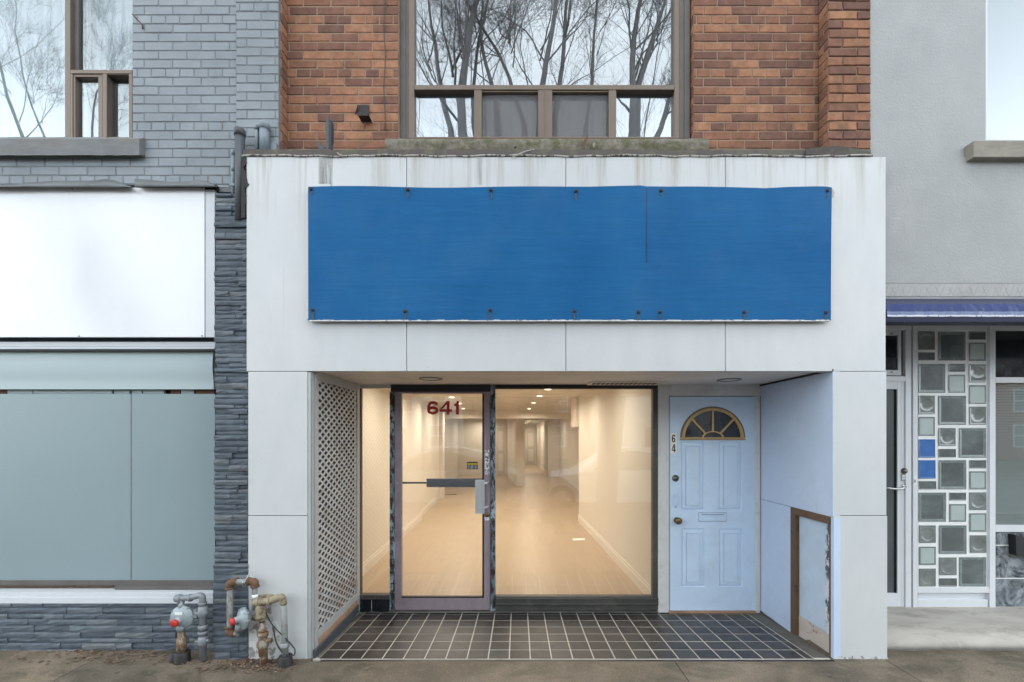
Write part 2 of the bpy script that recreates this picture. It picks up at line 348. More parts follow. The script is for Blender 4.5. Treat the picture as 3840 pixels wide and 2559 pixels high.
def lattice_mat():
    m, nt, out = newmat('white_lattice_paint')
    c = mix(nt, ramp(nt, noise(nt, 5, 6, .65), .35, .65), (.42, .435, .44), (.55, .56, .56))
    d = noise(nt, 2.6, 7, .7); c = mix(nt, mul(nt, ramp(nt, d, .52, .68), .6), c, (.23, .21, .20))
    g = N(nt, 'ShaderNodeNewGeometry'); s = N(nt, 'ShaderNodeSeparateXYZ'); nt.links.new(g.outputs['Position'], s.inputs[0])
    mr = N(nt, 'ShaderNodeMapRange'); mr.inputs[1].default_value = .95; mr.inputs[2].default_value = .1; nt.links.new(s.outputs[2], mr.inputs[0])
    c = mix(nt, mul(nt, mul(nt, ramp(nt, noise(nt, 4.5, 6, .7), .48, .62), mr.outputs[0]), .8), c, (.28, .15, .085))
    return finish(m, nt, out, c, .55)
M['lattice'] = lattice_mat()
M['lattice_back'] = plain('shadowy_back_board', (.13, .12, .11), .9, 0, .3, 6, .2, 50, (.17, .11, .07), .6, 3)  # grey-brown board with random brown patches
M['rust_board'] = plain('rust_stained_board', (.33, .20, .13), .8, 0, .2, 8, .3, 40, (.10, .08, .07), .6, 6)
M['tile'] = plain('dark_clay_tile', (.025, .0235, .025), .40, 0, .22, 9, .15, 70, (.075, .065, .058), .45, 3, tint=.38)
M['tile_black'] = plain('black_glazed_tile', (.010, .013, .02), .12, 0, .2)
M['grout'] = plain('pale_grout', (.50, .48, .43), .9, 0, .2, 14, .3, 90, (.16, .15, .13), .5, 7)
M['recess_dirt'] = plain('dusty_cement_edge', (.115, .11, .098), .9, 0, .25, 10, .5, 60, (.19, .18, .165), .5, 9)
M['soffit'] = plain('dingy_soffit_paint', (.74, .71, .69), .7, 0, .10, 2, .1, 40, (.40, .36, .32), .4, 2.5)
M['fixture'] = plain('grey_fixture_ring', (.23, .225, .22), .5, .2, .1)
M['vent'] = plain('brown_vent_grille', (.14, .115, .085), .6, 0, .2)
def side_mat():
    m, nt, out = newmat('damp_concrete_pavement'); t = attr(nt)
    a = noise(nt, 1.1, 7, .62); c = mix(nt, ramp(nt, a, .34, .66), (.085, .071, .053), (.215, .175, .132))
    b = noise(nt, 2.3, 8, .72, (1, 1.9, 1), .8); c = mix(nt, mul(nt, ramp(nt, b, .47, .63), .7), c, (.062, .056, .036))
    w2 = noise(nt, 4.7, 7, .7, (1, 1.4, 1), .5); c = mix(nt, mul(nt, ramp(nt, w2, .56, .68), .5), c, (.23, .19, .15))
    e = noise(nt, 95, 4, .8); c = mix(nt, 1, c, ramp(nt, e, .32, .68, (.55,) * 3 + (1,), (1.45,) * 3 + (1,)), 'MULTIPLY')
    f = noise(nt, 30, 7, .82); c = mix(nt, mul(nt, ramp(nt, f, .57, .63), .55), c, (.25, .215, .175)); c = mix(nt, mul(nt, ramp(nt, f, .36, .40, (1, 1, 1, 1), (0, 0, 0, 1)), .5), c, (.045, .04, .032))
    v = N(nt, 'ShaderNodeTexVoronoi'); v.inputs['Scale'].default_value = 3.1; nt.links.new(pos(nt), v.inputs['Vector']); c = mix(nt, mul(nt, ramp(nt, v.outputs['Distance'], .05, .065, (1, 1, 1, 1), (0, 0, 0, 1)), .65), c, (.04, .038, .035))
    cr = N(nt, 'ShaderNodeTexVoronoi'); cr.feature = 'DISTANCE_TO_EDGE'; cr.inputs['Scale'].default_value = .62
    wv = mix(nt, .16, pos(nt), N(nt, 'ShaderNodeTexNoise', Scale=3.0).outputs['Color'], 'ADD'); nt.links.new(wv, cr.inputs['Vector']); c = mix(nt, mul(nt, ramp(nt, cr.outputs['Distance'], .0035, .007, (1, 1, 1, 1), (0, 0, 0, 1)), .0), c, (.03, .025, .02))
    c = mix(nt, 1, c, ramp(nt, t[0], 0, 1, (.78, .82, .84, 1), (1.22, 1.17, 1.12, 1)), 'MULTIPLY')
    rg = ramp(nt, b, .4, .66, (.75,) * 3 + (1,), (.45,) * 3 + (1,))
    return finish(m, nt, out, c, rg, 0, bump(nt, e, .6, .004), .4)
M['pavement'] = side_mat()
M['landing'] = plain('worn_cement_landing', (.38, .365, .335), .8, 0, .2, 3, .4, 70, (.17, .16, .14), .75, 2.6, (1, 2.2, 1))
M['asphalt'] = plain('asphalt', (.13, .13, .132), .85, 0, .2, 4, .5, 100)
M['lawn'] = plain('winter_ground', (.085, .08, .05), .95, 0, .3, 3, .5, 40)
M['kerb'] = plain('concrete_kerb', (.24, .23, .21), .85, 0, .15)
M['leaf_litter'] = plain('leaf_litter', (.15, .095, .062), .85, 0, .3, 20, tint=.6)
M['int_wall'] = plain('cream_plaster', (.72, .665, .585), .75, 0, .03, 1.5, .06, 60)
M['int_base'] = plain('cream_baseboard', (.76, .70, .62), .45, 0, .02)
def oak():
    m, nt, out = newmat('pale_oak_floor'); t = attr(nt)
    g = noise(nt, 5, 7, .65, (5, .35, 1), .5); c = mix(nt, ramp(nt, g, .3, .7), (.43, .315, .205), (.475, .352, .235))
    c = mix(nt, 1, c, ramp(nt, t[0], 0, 1, (.95, .95, .94, 1), (1.04, 1.04, 1.04, 1)), 'MULTIPLY')
    c = mix(nt, mul(nt, ramp(nt, noise(nt, 1.4, 5, .6), .5, .75), .25), c, (.52, .42, .30))
    return finish(m, nt, out, c, .38, 0, bump(nt, g, .05, .002), .4)
M['oak'] = oak()
M['int_ceiling'] = plain('ceiling_tile', (.62, .58, .52), .85, 0, .04, 20, .15, 120)
M['int_trim'] = plain('ceiling_grid', (.52, .48, .42), .6)
M['int_door'] = plain('cream_interior_door', (.60, .54, .46), .5, 0, .03)
M['floor_vent'] = plain('dark_floor_vent', (.035, .025, .018), .5)
M['paper'] = plain('white_paper', (.80, .78, .74), .7)
def emit(name, c, s):
    m, nt, out = newmat(name); e = N(nt, 'ShaderNodeEmission'); e.inputs[0].default_value = (*c, 1); e.inputs[1].default_value = s; nt.links.new(e.outputs[0], out.inputs[0]); return m
M['lamp_lens'] = emit('lit_downlight_lens', (1, .80, .52), 9)
def glass(name, base=.0, k=1.0, tint=(1, 1, 1), rough=0, wob=0, haze=0, hazec=(.8, .8, .8)):
    """pane: see-through mixed with a mirror layer by Fresnel; haze = thin film of dust on it"""
    m, nt, out = newmat(name)
    tr = N(nt, 'ShaderNodeBsdfTransparent'); tr.inputs[0].default_value = (*tint, 1)
    gl = N(nt, 'ShaderNodeBsdfAnisotropic') if False else N(nt, 'ShaderNodeBsdfGlossy'); gl.inputs['Roughness'].default_value = rough; gl.inputs['Color'].default_value = (.88, .95, 1, 1)
    if wob:
        b = bump(nt, noise(nt, 1.8, 2, .4), wob, .02); nt.links.new(b, gl.inputs['Normal'])
    fr = N(nt, 'ShaderNodeFresnel'); fr.inputs[0].default_value = 1.5
    f = mul(nt, mul(nt, fr.outputs[0], k), base, 'ADD'); mx = N(nt, 'ShaderNodeMixShader'); nt.links.new(f, mx.inputs[0])
    src = tr.outputs[0]
    if haze:
        df = N(nt, 'ShaderNodeBsdfDiffuse'); df.inputs[0].default_value = (*hazec, 1); m2 = N(nt, 'ShaderNodeMixShader'); m2.inputs[0].default_value = haze
        nt.links.new(tr.outputs[0], m2.inputs[1]); nt.links.new(df.outputs[0], m2.inputs[2]); src = m2.outputs[0]
    nt.links.new(src, mx.inputs[1]); nt.links.new(gl.outputs[0], mx.inputs[2]); nt.links.new(mx.outputs[0], out.inputs[0]); return m
M['shop_glass'] = glass('shop_glass', .10, 1.0, (.97, .97, .96), 0, .02, .04)  # pale haze mixed in for the washed-out look of reflected light
M['coated_glass'] = glass('coated_glass', .46, 1.0, (.7, .78, .85), 0, .06)
M['soft_glass'] = glass('curtained_glass', .20, 1.0, (.86, .93, .95), 0, .03)
def clear_mat():
    m, nt, out = newmat('clear_sheet'); t = N(nt, 'ShaderNodeBsdfTransparent'); nt.links.new(t.outputs[0], out.inputs[0]); return m
M['clear'] = clear_mat()
M['frost'] = plain('frosted_window_film', (.215, .285, .312), .36, 0, .035, 1.2, .25, 55, spec=.4)
M['blind_teal'] = plain('pale_teal_roller_blind', (.36, .45, .475), .5, 0, .02, 2, .03, 60)
M['curtain'] = plain('white_curtain', (.80, .85, .88), .8, 0, .03)
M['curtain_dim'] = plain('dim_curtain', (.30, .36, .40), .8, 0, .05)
def screen():
    m, nt, out = newmat('insect_screen'); tr = N(nt, 'ShaderNodeBsdfTransparent'); df = N(nt, 'ShaderNodeBsdfDiffuse'); df.inputs[0].default_value = (.20, .195, .20, 1)
    mx = N(nt, 'ShaderNodeMixShader'); mx.inputs[0].default_value = .46
    nt.links.new(tr.outputs[0], mx.inputs[1]); nt.links.new(df.outputs[0], mx.inputs[2]); nt.links.new(mx.outputs[0], out.inputs[0]); return m
M['screen'] = screen()
M['room_dark'] = plain('dark_room', (.030, .034, .038), .9)
M['canopy'] = plain('dark_blue_vinyl', (.010, .028, .125), .5, 0, .15, 8, .15, 40, (.17, .20, .36), .3, 15, (1.8, 1, .12), .25)
M['canopy_edge'] = peeling('worn_vinyl_edge', (.52, .55, .62), (.13, .16, .30), .42, 40, (1, 1, 1))
M['canopy_navy'] = plain('navy_vinyl', (.012, .016, .055), .5, 0, .1)
M['block_clear'] = plain('clear_glass_block', (.095, .113, .116), .16, 0, .30, 4, .12, 5, (.24, .29, .28), .45, 3.5, spec=.8)
M['block_light'] = plain('satin_glass_block', (.37, .44, .435), .35, 0, .06, 8, .05)
M['block_round'] = plain('lensed_glass_block', (.17, .195, .19), .14, 0, .35, 7, .1, 20, spec=.8)
M['block_blue'] = plain('blue_glass_block', (.035, .135, .40), .2, 0, .12, 12, .05, spec=.7)
M['block_rim'] = plain('pale_block_rim', (.17, .21, .21), .25, 0, .1)  # refracted edge light painted in as a paler rim colour
M['block_joint'] = plain('white_block_joint', (.78, .80, .80), .6, 0, .04)
def marble():
    m, nt, out = newmat('blue_grey_marble'); a = noise(nt, 5, 9, .75, (1, 1, 1), 1.6)
    c = mix(nt, ramp(nt, a, .40, .62), (.03, .04, .055), (.30, .34, .37)); c = mix(nt, ramp(nt, noise(nt, 11, 7, .7, (1, 1, 1), 2), .6, .7), c, (.5, .52, .53))
    return finish(m, nt, out, c, .15, 0, None, .6)
M['marble'] = marble()
M['blind_slat'] = plain('grey_green_slat', (.40, .50, .48), .5, 0, .03)
M['steel'] = plain('brushed_steel', (.5, .51, .52), .25, .9, .05)
M['push_bar'] = plain('slate_grey_push_bar', (.10, .115, .145), .4, .2, .08)
M['pull_plate'] = plain('dimpled_aluminium', (.62, .66, .69), .35, .5, .08, 9, .1)
M['red_vinyl'] = plain('dark_red_vinyl', (.50, .008, .006), .35, 0, .15, 18)
M['yellow'] = plain('yellow_sticker', (.42, .33, .015), .5)
M['black_ink'] = plain('black_ink', (.015, .015, .015), .5)
M['cream_sticker'] = plain('cream_sticker', (.84, .81, .69), .5, 0, .06)
M['blue_ink'] = plain('blue_ink', (.05, .10, .42), .5)
M['sticker_scrap'] = peeling('torn_sticker', (.66, .68, .70), (.07, .07, .08), .48, 40, (1, 1, 1))
M['bark'] = plain('grey_brown_bark', (.15, .14, .135), .9, 0, .25, 9, .6, 30)
M['wire_white'] = plain('old_white_wire', (.45, .44, .40), .6)
M['wire_dark'] = plain('old_dark_cable', (.055, .042, .035), .7)
M['car_silver'] = plain('silver_car_paint', (.52, .53, .54), .22, .5, .02)
M['car_white'] = plain('white_car_paint', (.74, .75, .76), .2, 0, .02)
M['car_glass'] = plain('dark_car_glass', (.01, .012, .014), .04, 0, 0, spec=.8)
M['tyre'] = plain('tyre_rubber', (.02, .02, .02), .8)
M['house_brick'] = plain('far_red_brick', (.22, .10, .075), .85, 0, .2, 8)
M['house_siding'] = plain('far_grey_siding', (.42, .43, .43), .7, 0, .1, 8)
M['roof_shingle'] = plain('dark_shingle', (.07, .07, .075), .9, 0, .25, 12)
M['house_glass'] = plain('house_window_glass', (.03, .035, .04), .05, spec=.8)

# ------------------------------------------------------------------ the setting: ground
GROUND_Y = -4.6
g = MB()
xs = [-8, -4.58, -3.05, 1.12, 2.64, 4.16, 8]
ys = [-4.6, -3.1, -.036]
for i in range(len(xs) - 1):
    for j in range(len(ys) - 1):
        t = .40 if xs[i] > 2.6 else (.50 if xs[i] > 1.1 else (.36 if xs[i] > -3.1 else .9))
        g.box(xs[i] + .003, xs[i + 1] - .003, ys[j] + (.003 if j == 0 else .0), ys[j + 1] - (.003 if j == 0 else 0), -.12, 0, t=(t, .5, .5))
for (a_, b_, t) in ((-8, -4.58, .9), (-4.577, -3.053, .9), (-3.047, X(1170, 0), .5), (X(3120, 0), 2.637, .55), (2.643, 8, .38)): g.box(a_, b_, -.0355, .30, -.12, 0, t=(t, .5, .5))
tag(g.build('pavement', M['pavement']), kind='structure')
g = MB(); g.box(-40, 40, -4.6, 26, -.30, -.125); tag(g.build('ground', M['asphalt']), kind='structure')
g = MB(); g.box(-60, 60, -13, -4.76, -.24, -.13); tag(g.build('road', M['asphalt']), kind='structure')
g = MB(); g.box(-60, 60, -4.76, -4.605, -.24, 0.0); g.box(-60, 60, -13.15, -13.005, -.24, .0); tag(g.build('kerb', M['kerb'], bevel=.012), kind='structure')
g = MB(); g.box(-90, 90, -90, -13.155, -.3, .0); tag(g.build('far_ground', M['lawn']), kind='structure')

# ------------------------------------------------------------------ brickwork
def brickwork(mb, u0, u1, v0, v1, phase_v, course, blen, joint, proud, place, header=6, hphase=0, holes=(), mi_b=0, mi_m=1, mortar_depth=.04, uoff=0.0, jit=.0012):
    """bricks with chamfered edges over a mortar bed. place(u, v, d): wall point, d metres in front of the mortar"""
    k0 = math.floor((v0 - phase_v) / course) - 1; k1 = math.ceil((v1 - phase_v) / course) + 1
    def inhole(a, b, c, d):
        for (h0, h1, g0, g1) in holes:
            if a < h1 and b > h0 and c < g1 - 1e-4 and d > g0 + 1e-4: return (h0, h1)
        return None
    for k in range(k0, k1):
        a, b = phase_v + k * course, phase_v + (k + 1) * course
        za, zb = max(a + joint / 2, v0), min(b - joint / 2, v1)
        if zb - za < .008: continue
        hd = (k + hphase) % header == 0
        L = blen / 2 if hd else blen
        u = u0 - blen * 2 + uoff + (0 if k % 2 else blen / 2) + (blen / 4 if hd else 0)
        while u < u1:
            spans = [(max(u + joint / 2, u0), min(u + L - joint / 2, u1))]
            u += L
            for (p, q) in spans:
                for (h0, h1, g0, g1) in holes:
                    if za < g1 - 1e-3 and zb > g0 + 1e-3 and p < h1 and q > h0:
                        if p >= h0 and q <= h1: q = p
                        elif p < h0 and q > h0: q = h0
                        else: p = h1
                if q - p < .012: continue
                ju = [R.uniform(-jit, jit) for _ in range(8)]; pr = proud + R.uniform(-.0012, .0014); c = .0042
                o = [(p + ju[0], za + ju[1]), (q + ju[2], za + ju[3]), (q + ju[4], zb + ju[5]), (p + ju[6], zb + ju[7])]
                cx, cz = (p + q) / 2, (za + zb) / 2
                def ins(pt, e): return (pt[0] + (e if pt[0] < cx else -e), pt[1] + (e if pt[1] < cz else -e))
                n = len(mb.v)
                mb.v += [place(*x, 0) for x in o] + [place(*x, pr - c) for x in o] + [place(*ins(x, c), pr) for x in o]
                t = (R.random() if R.random() > .25 else R.choice([.1, .25, .85]), R.random(), .5)
                for s in (0, 4):
                    for i in range(4):
                        j = (i + 1) % 4; mb.poly((n + s + i, n + s + j, n + s + 4 + j, n + s + 4 + i), mi_b, t)
                mb.poly((n + 8, n + 9, n + 10, n + 11), mi_b, t)
    return mb

# ================================================================== BROWN BRICK BUILDING (middle)
BW = .22                                     # plane of the brown brick wall
YB = .97                                     # plane of the shop front at the back of the recess
brick_b = thing('brick_building', (0, BW, 0), 'brown brick building with white panelled shop front, big blue board and recessed entrance', 'building')
TOPZ = 5.45
xl, xr = X(1070, BW), X(3071, BW)
wx0, wx1, wz0 = X(1493, BW), X(2602, BW), Z(519, BW)      # window opening
mb = MB(); course = 33.45 * (BW + D) / F; ph = Z(558.6, BW)
brickwork(mb, xl, xr, Z(600, BW), TOPZ, ph, course, .213, .0085, .0045, lambda u, v, d: (u, BW + .0045 - d, v), 6, 4, [(wx0, wx1, wz0, 9)], uoff=.03)
for (a, b, c, d) in ((xl, wx0, Z(640, BW), TOPZ), (wx1, xr, Z(640, BW), TOPZ), (wx0, wx1, Z(640, BW), wz0)):
    mb.box(a, b, BW + .0047, BW + .24, c, d, 1)
# right-hand reveal of the window, seen from the middle
brickwork(mb, BW + .007, .34, wz0, TOPZ, ph, course, .213, .0075, .005, lambda u, v, d: (wx1 - d + .0, u, v), 99, 1, uoff=.05)
mb.build('brick_wall', [M['brick'], M['mortar']], brick_b)
# corner pilaster at the right, and the brown return of the grey pier at the left
mb = MB(); PY = .115; px0, px1 = X(3106, PY), X(3266, PY)
c2 = 34.6 * (PY + D) / F
brickwork(mb, px0, px1, Z(600, PY), TOPZ, Z(558, PY), c2, .215, .009, .009, lambda u, v, d: (u, PY + .009 - d, v), 99, 1, uoff=.11, jit=.003)
brickwork(mb, PY + .012, BW + .004, Z(600, PY), TOPZ, Z(558, PY), c2, .213, .009, .006, lambda u, v, d: (px0 + .006 - d, BW + .015 - (u - PY), v), 99, 1, uoff=.05)
mb.box(px0 + .006, px1 - .002, PY + .009, BW + .2, Z(640, PY), TOPZ, 1)
mb.build('corner_pilaster', [M['brick'], M['mortar']], brick_b)
mb = MB(); gx1 = X(1044, .11) + .0005
brickwork(mb, .135, BW + .004, Z(600, .17), TOPZ, ph + .012, course, .213, .0085, .005, lambda u, v, d: (gx1 + .001 + d, u, v), 99, 1, uoff=.12)
mb.box(gx1 - .12, gx1 + .001, .136, BW + .2, Z(640, .17), TOPZ, 1)
mb.build('party_wall_return', [M['brick'], M['mortar']], brick_b)
# upper body of the building, out of frame
mb = MB(); mb.box(xl - .1, X(3266, PY), BW + .03, 23.6, TOPZ + .002, 7.2); mb.box(xl - .2, X(3266, PY), 23.4, 23.6, 0, TOPZ)
mb.build('upper_storey', M['brick'], brick_b)
# mossy stone sill
mb = MB(); SY = .15; a, b = X(1443, SY), X(2660, SY); rows = []
n_ = 60
for zz, yy in ((Z(562, SY), SY + .004), (Z(540, SY), SY), (Z(521, SY), SY + .003), (Z(517, SY), SY + .012), (Z(517, SY) + .012, BW + .12)):
    rows.append([(a + (b - a) * i / n_, yy + R.uniform(-.002, .002), zz + R.uniform(-.0022, .0022)) for i in range(n_ + 1)])
mb.grid(rows, 0, True)
for xx, fl in ((a, 1), (b, 0)):
    q = [(xx, BW + .1, Z(562, SY)), (xx, SY + .004, Z(562, SY)), (xx, SY, Z(521, SY)), (xx, BW + .1, Z(517, SY))]; mb.face(q if fl else q[::-1])
mb.cyl((X(1932, SY), SY - .002, Z(553, SY)), (X(1932, SY), SY + .01, Z(553, SY)), .006, mi=1)
mb.build('window_sill', [M['moss'], M['void']], brick_b)

# upstairs window: frame with panes and insect screens as sub-parts
WF = .275; GY = .315
mb = MB()
def fr(x0, y0, x1, y1, Yf=WF, Yb=GY + .03, mi=0): mb.pbox(x0, y0, x1, y1, Yf, Yb, mi)
top = -560
mb.pbox(1488, top, 1521, 519, .262, .36, 1); mb.pbox(1521, top, 1531, 519, .270, .36, 1); mb.pbox(1531, top, 1553, 519, WF, .345)      # left surround, jamb
mb.pbox(2529, top, 2549, 519, WF, .345); mb.pbox(2549, top, 2567, 519, .270, .36, 1); mb.pbox(2567, top, 2588, 519, .262, .36, 1)
fr(1553.2, 319, 2528.8, 336.5, WF - .006)
fr(1778, 336.7, 1806, 519, WF - .003); fr(2018, 336.7, 2071, 519, WF - .003); fr(2283, 336.7, 2311, 519, WF - .003)
mb.pbox(2042, 338, 2047, 519, WF - .008, WF, 0)
fr(1553.2, 513.5, 1777.8, 519); fr(2311.2, 513.5, 2528.8, 519)
for (a, b) in ((1806.2, 2017.8), (2071.2, 2282.8)):
    mb.pbox(a, 336.7, b, 346, WF + .004, .345); mb.pbox(a, 513, b, 519, WF + .004, .345)
win = mb.build('window', [M['bronze'], M['bronze_dark']], brick_b, bevel=.002)
def pane(name, x0, y0, x1, y1, Y, m, parent, th=.006):
    q = MB(); q.pbox(x0, y0, x1, y1, Y, Y + th)
    if 'glass' in m.name and 'tinted' not in m.name and 'fanlight' not in m.name:      # the mirror layer sits on the street face, the rest of the sheet is clear
        q.m = [0 if k == 2 else 1 for k in range(6)]; return q.build(name, [m, M['clear']], parent)
    return q.build(name, m, parent)
pane('glass_pane', 1550, top, 2532, 321, GY, M['coated_glass'], win)
pane('glass_pane', 1550, 334, 1780, 516, GY, M['coated_glass'], win)
pane('glass_pane', 2309, 334, 2532, 516, GY, M['coated_glass'], win)
for a, b in ((1804, 2020), (2069, 2285)):
    pane('glass_pane', a, 344, b, 516, GY + .012, M['coated_glass'], win)
    pane('insect_screen', a, 345, b, 515, GY - .012, M['screen'], win, .001)
mb = MB()
for i in range(50):
    pass
rows = [[(X(1540 + 1010 * i / 120, .44), .44 + .018 * math.sin(i * .9) + .008 * math.sin(i * 2.3), z) for i in range(121)] for z in (Z(520, .44), Z(352, .44))]
mb.grid(rows, 0, True); mb.build('curtain', M['curtain_dim'], win)
mb = MB(); mb.box(-2.4, 2.4, 3.0, 3.05, 2.6, 7); mb.box(-2.4, 2.4, .46, 3.0, 2.58, 2.62); mb.box(-2.4, 2.4, .46, 3.0, 6.9, 7.0)
mb.box(-2.45, -2.4, .46, 3.05, 2.6, 7); mb.box(2.4, 2.45, .46, 3.05, 2.6, 7)
mb.build('upstairs_room', M['room_dark'], brick_b)

# coping flashing and roof of the shop front
mb = MB()
cx0, cx1 = X(915, .02), X(3262, .02)
rows = []; n_ = 90
def wob(i): return .004 * math.sin(i * .37) + .003 * math.sin(i * 1.3) + R.uniform(-.0015, .0015)
wv = [wob(i) for i in range(n_ + 1)]
for (py, Y, mi_) in ((556, .19, 0), (559, .03, 0), (561, .012, 0), (584, .006, 0)):
    rows.append([(cx0 + (cx1 - cx0) * i / n_, Y, Z(py, .01) + wv[i] * .5) for i in range(n_ + 1)])
mb.grid(rows[::-1], 0, True)
mb.box(cx0, cx1, .01, .2, Z(590, 0), Z(562, 0) - .01, 0)
rows = [[(cx0 + (cx1 - cx0) * i / n_, Y, Z(py, 0) + wv[i]) for i in range(n_ + 1)] for (py, Y) in ((584, .004), (583, -.006), (588, -.008), (590, -.002))]
mb.grid(rows[::-1], 1, True)
mb.build('roof_coping', [M['coping'], M['drip_edge']], brick_b)
mb = MB(); mb.box(X(925, 0), X(3319, 0), .085, BW + .2, Z(588, 0), Z(584, 0) + .01); mb.build('canopy_roof', M['tar'], brick_b)
mb = MB(); pts = [(3020, 560), (3090, 552), (3140, 549), (3180, 553), (3230, 566), (3262, 572), (3258, 580), (3200, 582), (3020, 582)]
mb.prism([(X(a, .0), Z(b, .0)) for a, b in pts], -.004, .004); mb.build('loose_flashing', M['coping'], brick_b)

# white panelled fascia (four sheets, thin gaps between)
mb = MB(); seams = [925, 1525, 2122, 2720, 3321]
for i in range(4):
    gl, gr = (0 if i == 0 else 1.2), (0 if i == 3 else 1.2)
    mb.pbox(seams[i] + gl, 590, seams[i + 1] - gr, 1392, R.uniform(-.001, .001), .06)
mb.box(X(927, 0), X(3319, 0), .0605, .085, Z(1388, 0), Z(590, 0), 1)
for (a, y0, y1) in ((1802, 592, 694),):
    mb.pbox(a - 12, y0, a + 6, y1, -.0015, 0, 2)
mb.pbox(1238, 592, 1247, 700, -.0016, 0, 2); mb.pbox(1195, 592, 1240, 690, -.0015, 0, 3)
fas = mb.build('fascia', [M['fascia'], M['void'], M['dirt_run'], M['dirt_run']], brick_b, bevel=.0015)
mb = MB(); tar_and_gap = [(335, 495), (352, 530), (360, 590), (318, 645), (345, 705), (372, 840), (392, 858), (352, 908), (335, 900), (355, 1060), (345, 1120), (342, 1290), (290, 1290), (292, 740), (300, 650), (310, 500)]
mb.prism([(X(820 + a / 3.409, 0), Z(440 + b / 3.409, 0)) for a, b in tar_and_gap], -.004, .01); mb.build('torn_edge_gap', M['tar'], brick_b)  # black plate over the edge, its colour standing in for the gap's darkness

# pillars of the shop front
ZL, ZJ, ZG = Z(1392.8, 0), Z(1935, 0), -.02
def pillar(a, b, seed):
    q = MB()
    q.box(X(a, 0), X(b, 0), .0015, .029, ZJ + .0025, ZL - .002); q.box(X(a, 0), X(b + (3 if a > 3000 else 0), 0), .001, .029, ZG, ZJ - .0015)
    q.box(X(a + 2, 0), X(b - 2, 0), .006, .028, ZJ - .002, ZJ + .003, 1)
    c0, c1 = (a + 4, b - 70) if a < 2000 else (a + 60, b - 1)
    q.box(X(c0, 0), X(c1, 0), .0295, .33, ZG, ZL - .002)
    return q.build('pillar', [M['fascia'], M['void']], brick_b, bevel=.0025)
pillar(930, 1152, 1); pillar(3128, 3325, 2)
mb = MB()       # crumbled foot of the right pillar, bare plaster on the left one
for i in range(34):
    px = 3130 + i * 5.9; mb.pbox(px, 2466 + R.uniform(-6, 6), px + 5.9, 2480, -.0012 - R.uniform(0, .002), .0005)
mb.build('pillar_foot', peeling('crumbled_plaster_foot', (.50, .52, .53), (.27, .26, .24), .47, 30), brick_b)

# left side of the recess: trim, lattice screen, backing
LX = X(1175, .03)
mb = MB(); mb.box(X(1153, 0), X(1164, 0), .006, .05, .0, ZL - .004); mb.box(X(1165, 0), LX - .001, .012, .05, .0, ZL - .004)
mb.box(LX - .014, LX + .006, .052, .10, Z(2463, .1), Z(1394, .0)); mb.box(LX - .014, LX + .006, .90, YB - .002, Z(2290, YB) + .0, 2.09)
mb.box(LX - .014, LX + .006, .102, .898, 2.02, 2.092); mb.box(LX - .014, LX + .006, .102, .898, .10, .16)
mb.build('screen_frame', M['trim_grey'], brick_b, bevel=.002)
mb = MB(); y0, y1, z0, z1 = .095, .905, .155, 2.025; du, dv, sw = .104, .057, .0096
def strip(cst, sgn):
    # line: (y - y0)/du*.5 * ... diagonal of the diamond grid, clipped to the panel
    pts = []
    m_ = sgn * dv / du
    for yy in (y0, y1):
        zz = cst + m_ * (yy - y0); pts.append((yy, zz))
    (ya, za), (yb, zb) = pts
    def clip(ya, za, yb, zb):
        t0, t1 = 0, 1
        dz = zb - za
        for lim, sg in ((z0, 1), (z1, -1)):
            f0, f1 = sg * (za - lim), sg * (zb - lim)
            if f0 < 0 and f1 < 0: return None
            if f0 < 0: t0 = max(t0, f0 / (f0 - f1))
            if f1 < 0: t1 = min(t1, f0 / (f0 - f1))
        return (ya + (yb - ya) * t0, za + dz * t0, ya + (yb - ya) * t1, za + dz * t1) if t1 > t0 else None
    c = clip(ya, za, yb, zb)
    if not c: return
    ya, za, yb, zb = c; x = LX - .004 if sgn > 0 else LX - .0065; h = sw
    n = len(mb.v)
    for xx in (x + .0022, x - .0012):
        mb.v += [(xx, ya, za - h), (xx, yb, zb - h), (xx, yb, zb + h), (xx, ya, za + h)]
    mb.poly((n, n + 1, n + 2, n + 3)); mb.poly((n + 3, n + 2, n + 6, n + 7)); mb.poly((n + 1, n, n + 4, n + 5))
span = (y1 - y0) * dv / du
k = 0
while z0 - span + k * dv < z1 + span:
    strip(z0 - span + k * dv, 1); strip(z0 - span + k * dv, -1); k += 1
mb.build('lattice_screen', M['lattice'], brick_b)
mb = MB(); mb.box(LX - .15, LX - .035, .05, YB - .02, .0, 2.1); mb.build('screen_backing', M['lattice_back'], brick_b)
mb = MB()       # sloping kick boards under the lattice
mb.box(LX - .012, LX + .012, .10, .90, .055, .099, 0); mb.box(LX - .02, LX + .02, .02, .90, -.02, .054, 1)
mb.build('kick_board', [M['rust_board'], M['conduit']], brick_b, bevel=.004)

# right side of the recess: pale blue wall with the access hatch
RX = X(3127, 0) - .001
mb = MB(); hy0, hy1, hz1 = .033, .503, 1.02
mb.box(RX, RX + .05, hy1 + .002, YB, -.03, 1.0165); mb.box(RX + .001, RX + .05, .004, YB, 1.0195, 2.08); mb.box(RX, RX + .05, .0, hy0 - .002, -.03, 1.0165)
mb.box(RX + .005, RX + .045, .02, YB - .02, 1.0, 1.03, 1)
mb.box(RX - .012, RX + .0, .0, YB, 2.078, 2.092, 2)
mb.box(RX - .004, RX + .012, .003, .032, 1.025, 2.074, 0)
mb.build('side_wall', [M['blue_wall'], M['void'], M['tar']], brick_b, bevel=.002)
mb = MB(); w_ = .064
mb.box(RX - .004, RX + .07, hy1 - w_, hy1, -.03, hz1); mb.box(RX - .004, RX + .07, hy0, hy1 - w_ - .001, hz1 - w_ * .9, hz1); mb.box(RX + .002, RX + .07, hy0, hy0 + .02, -.03, hz1 - w_ * .9 - .001)
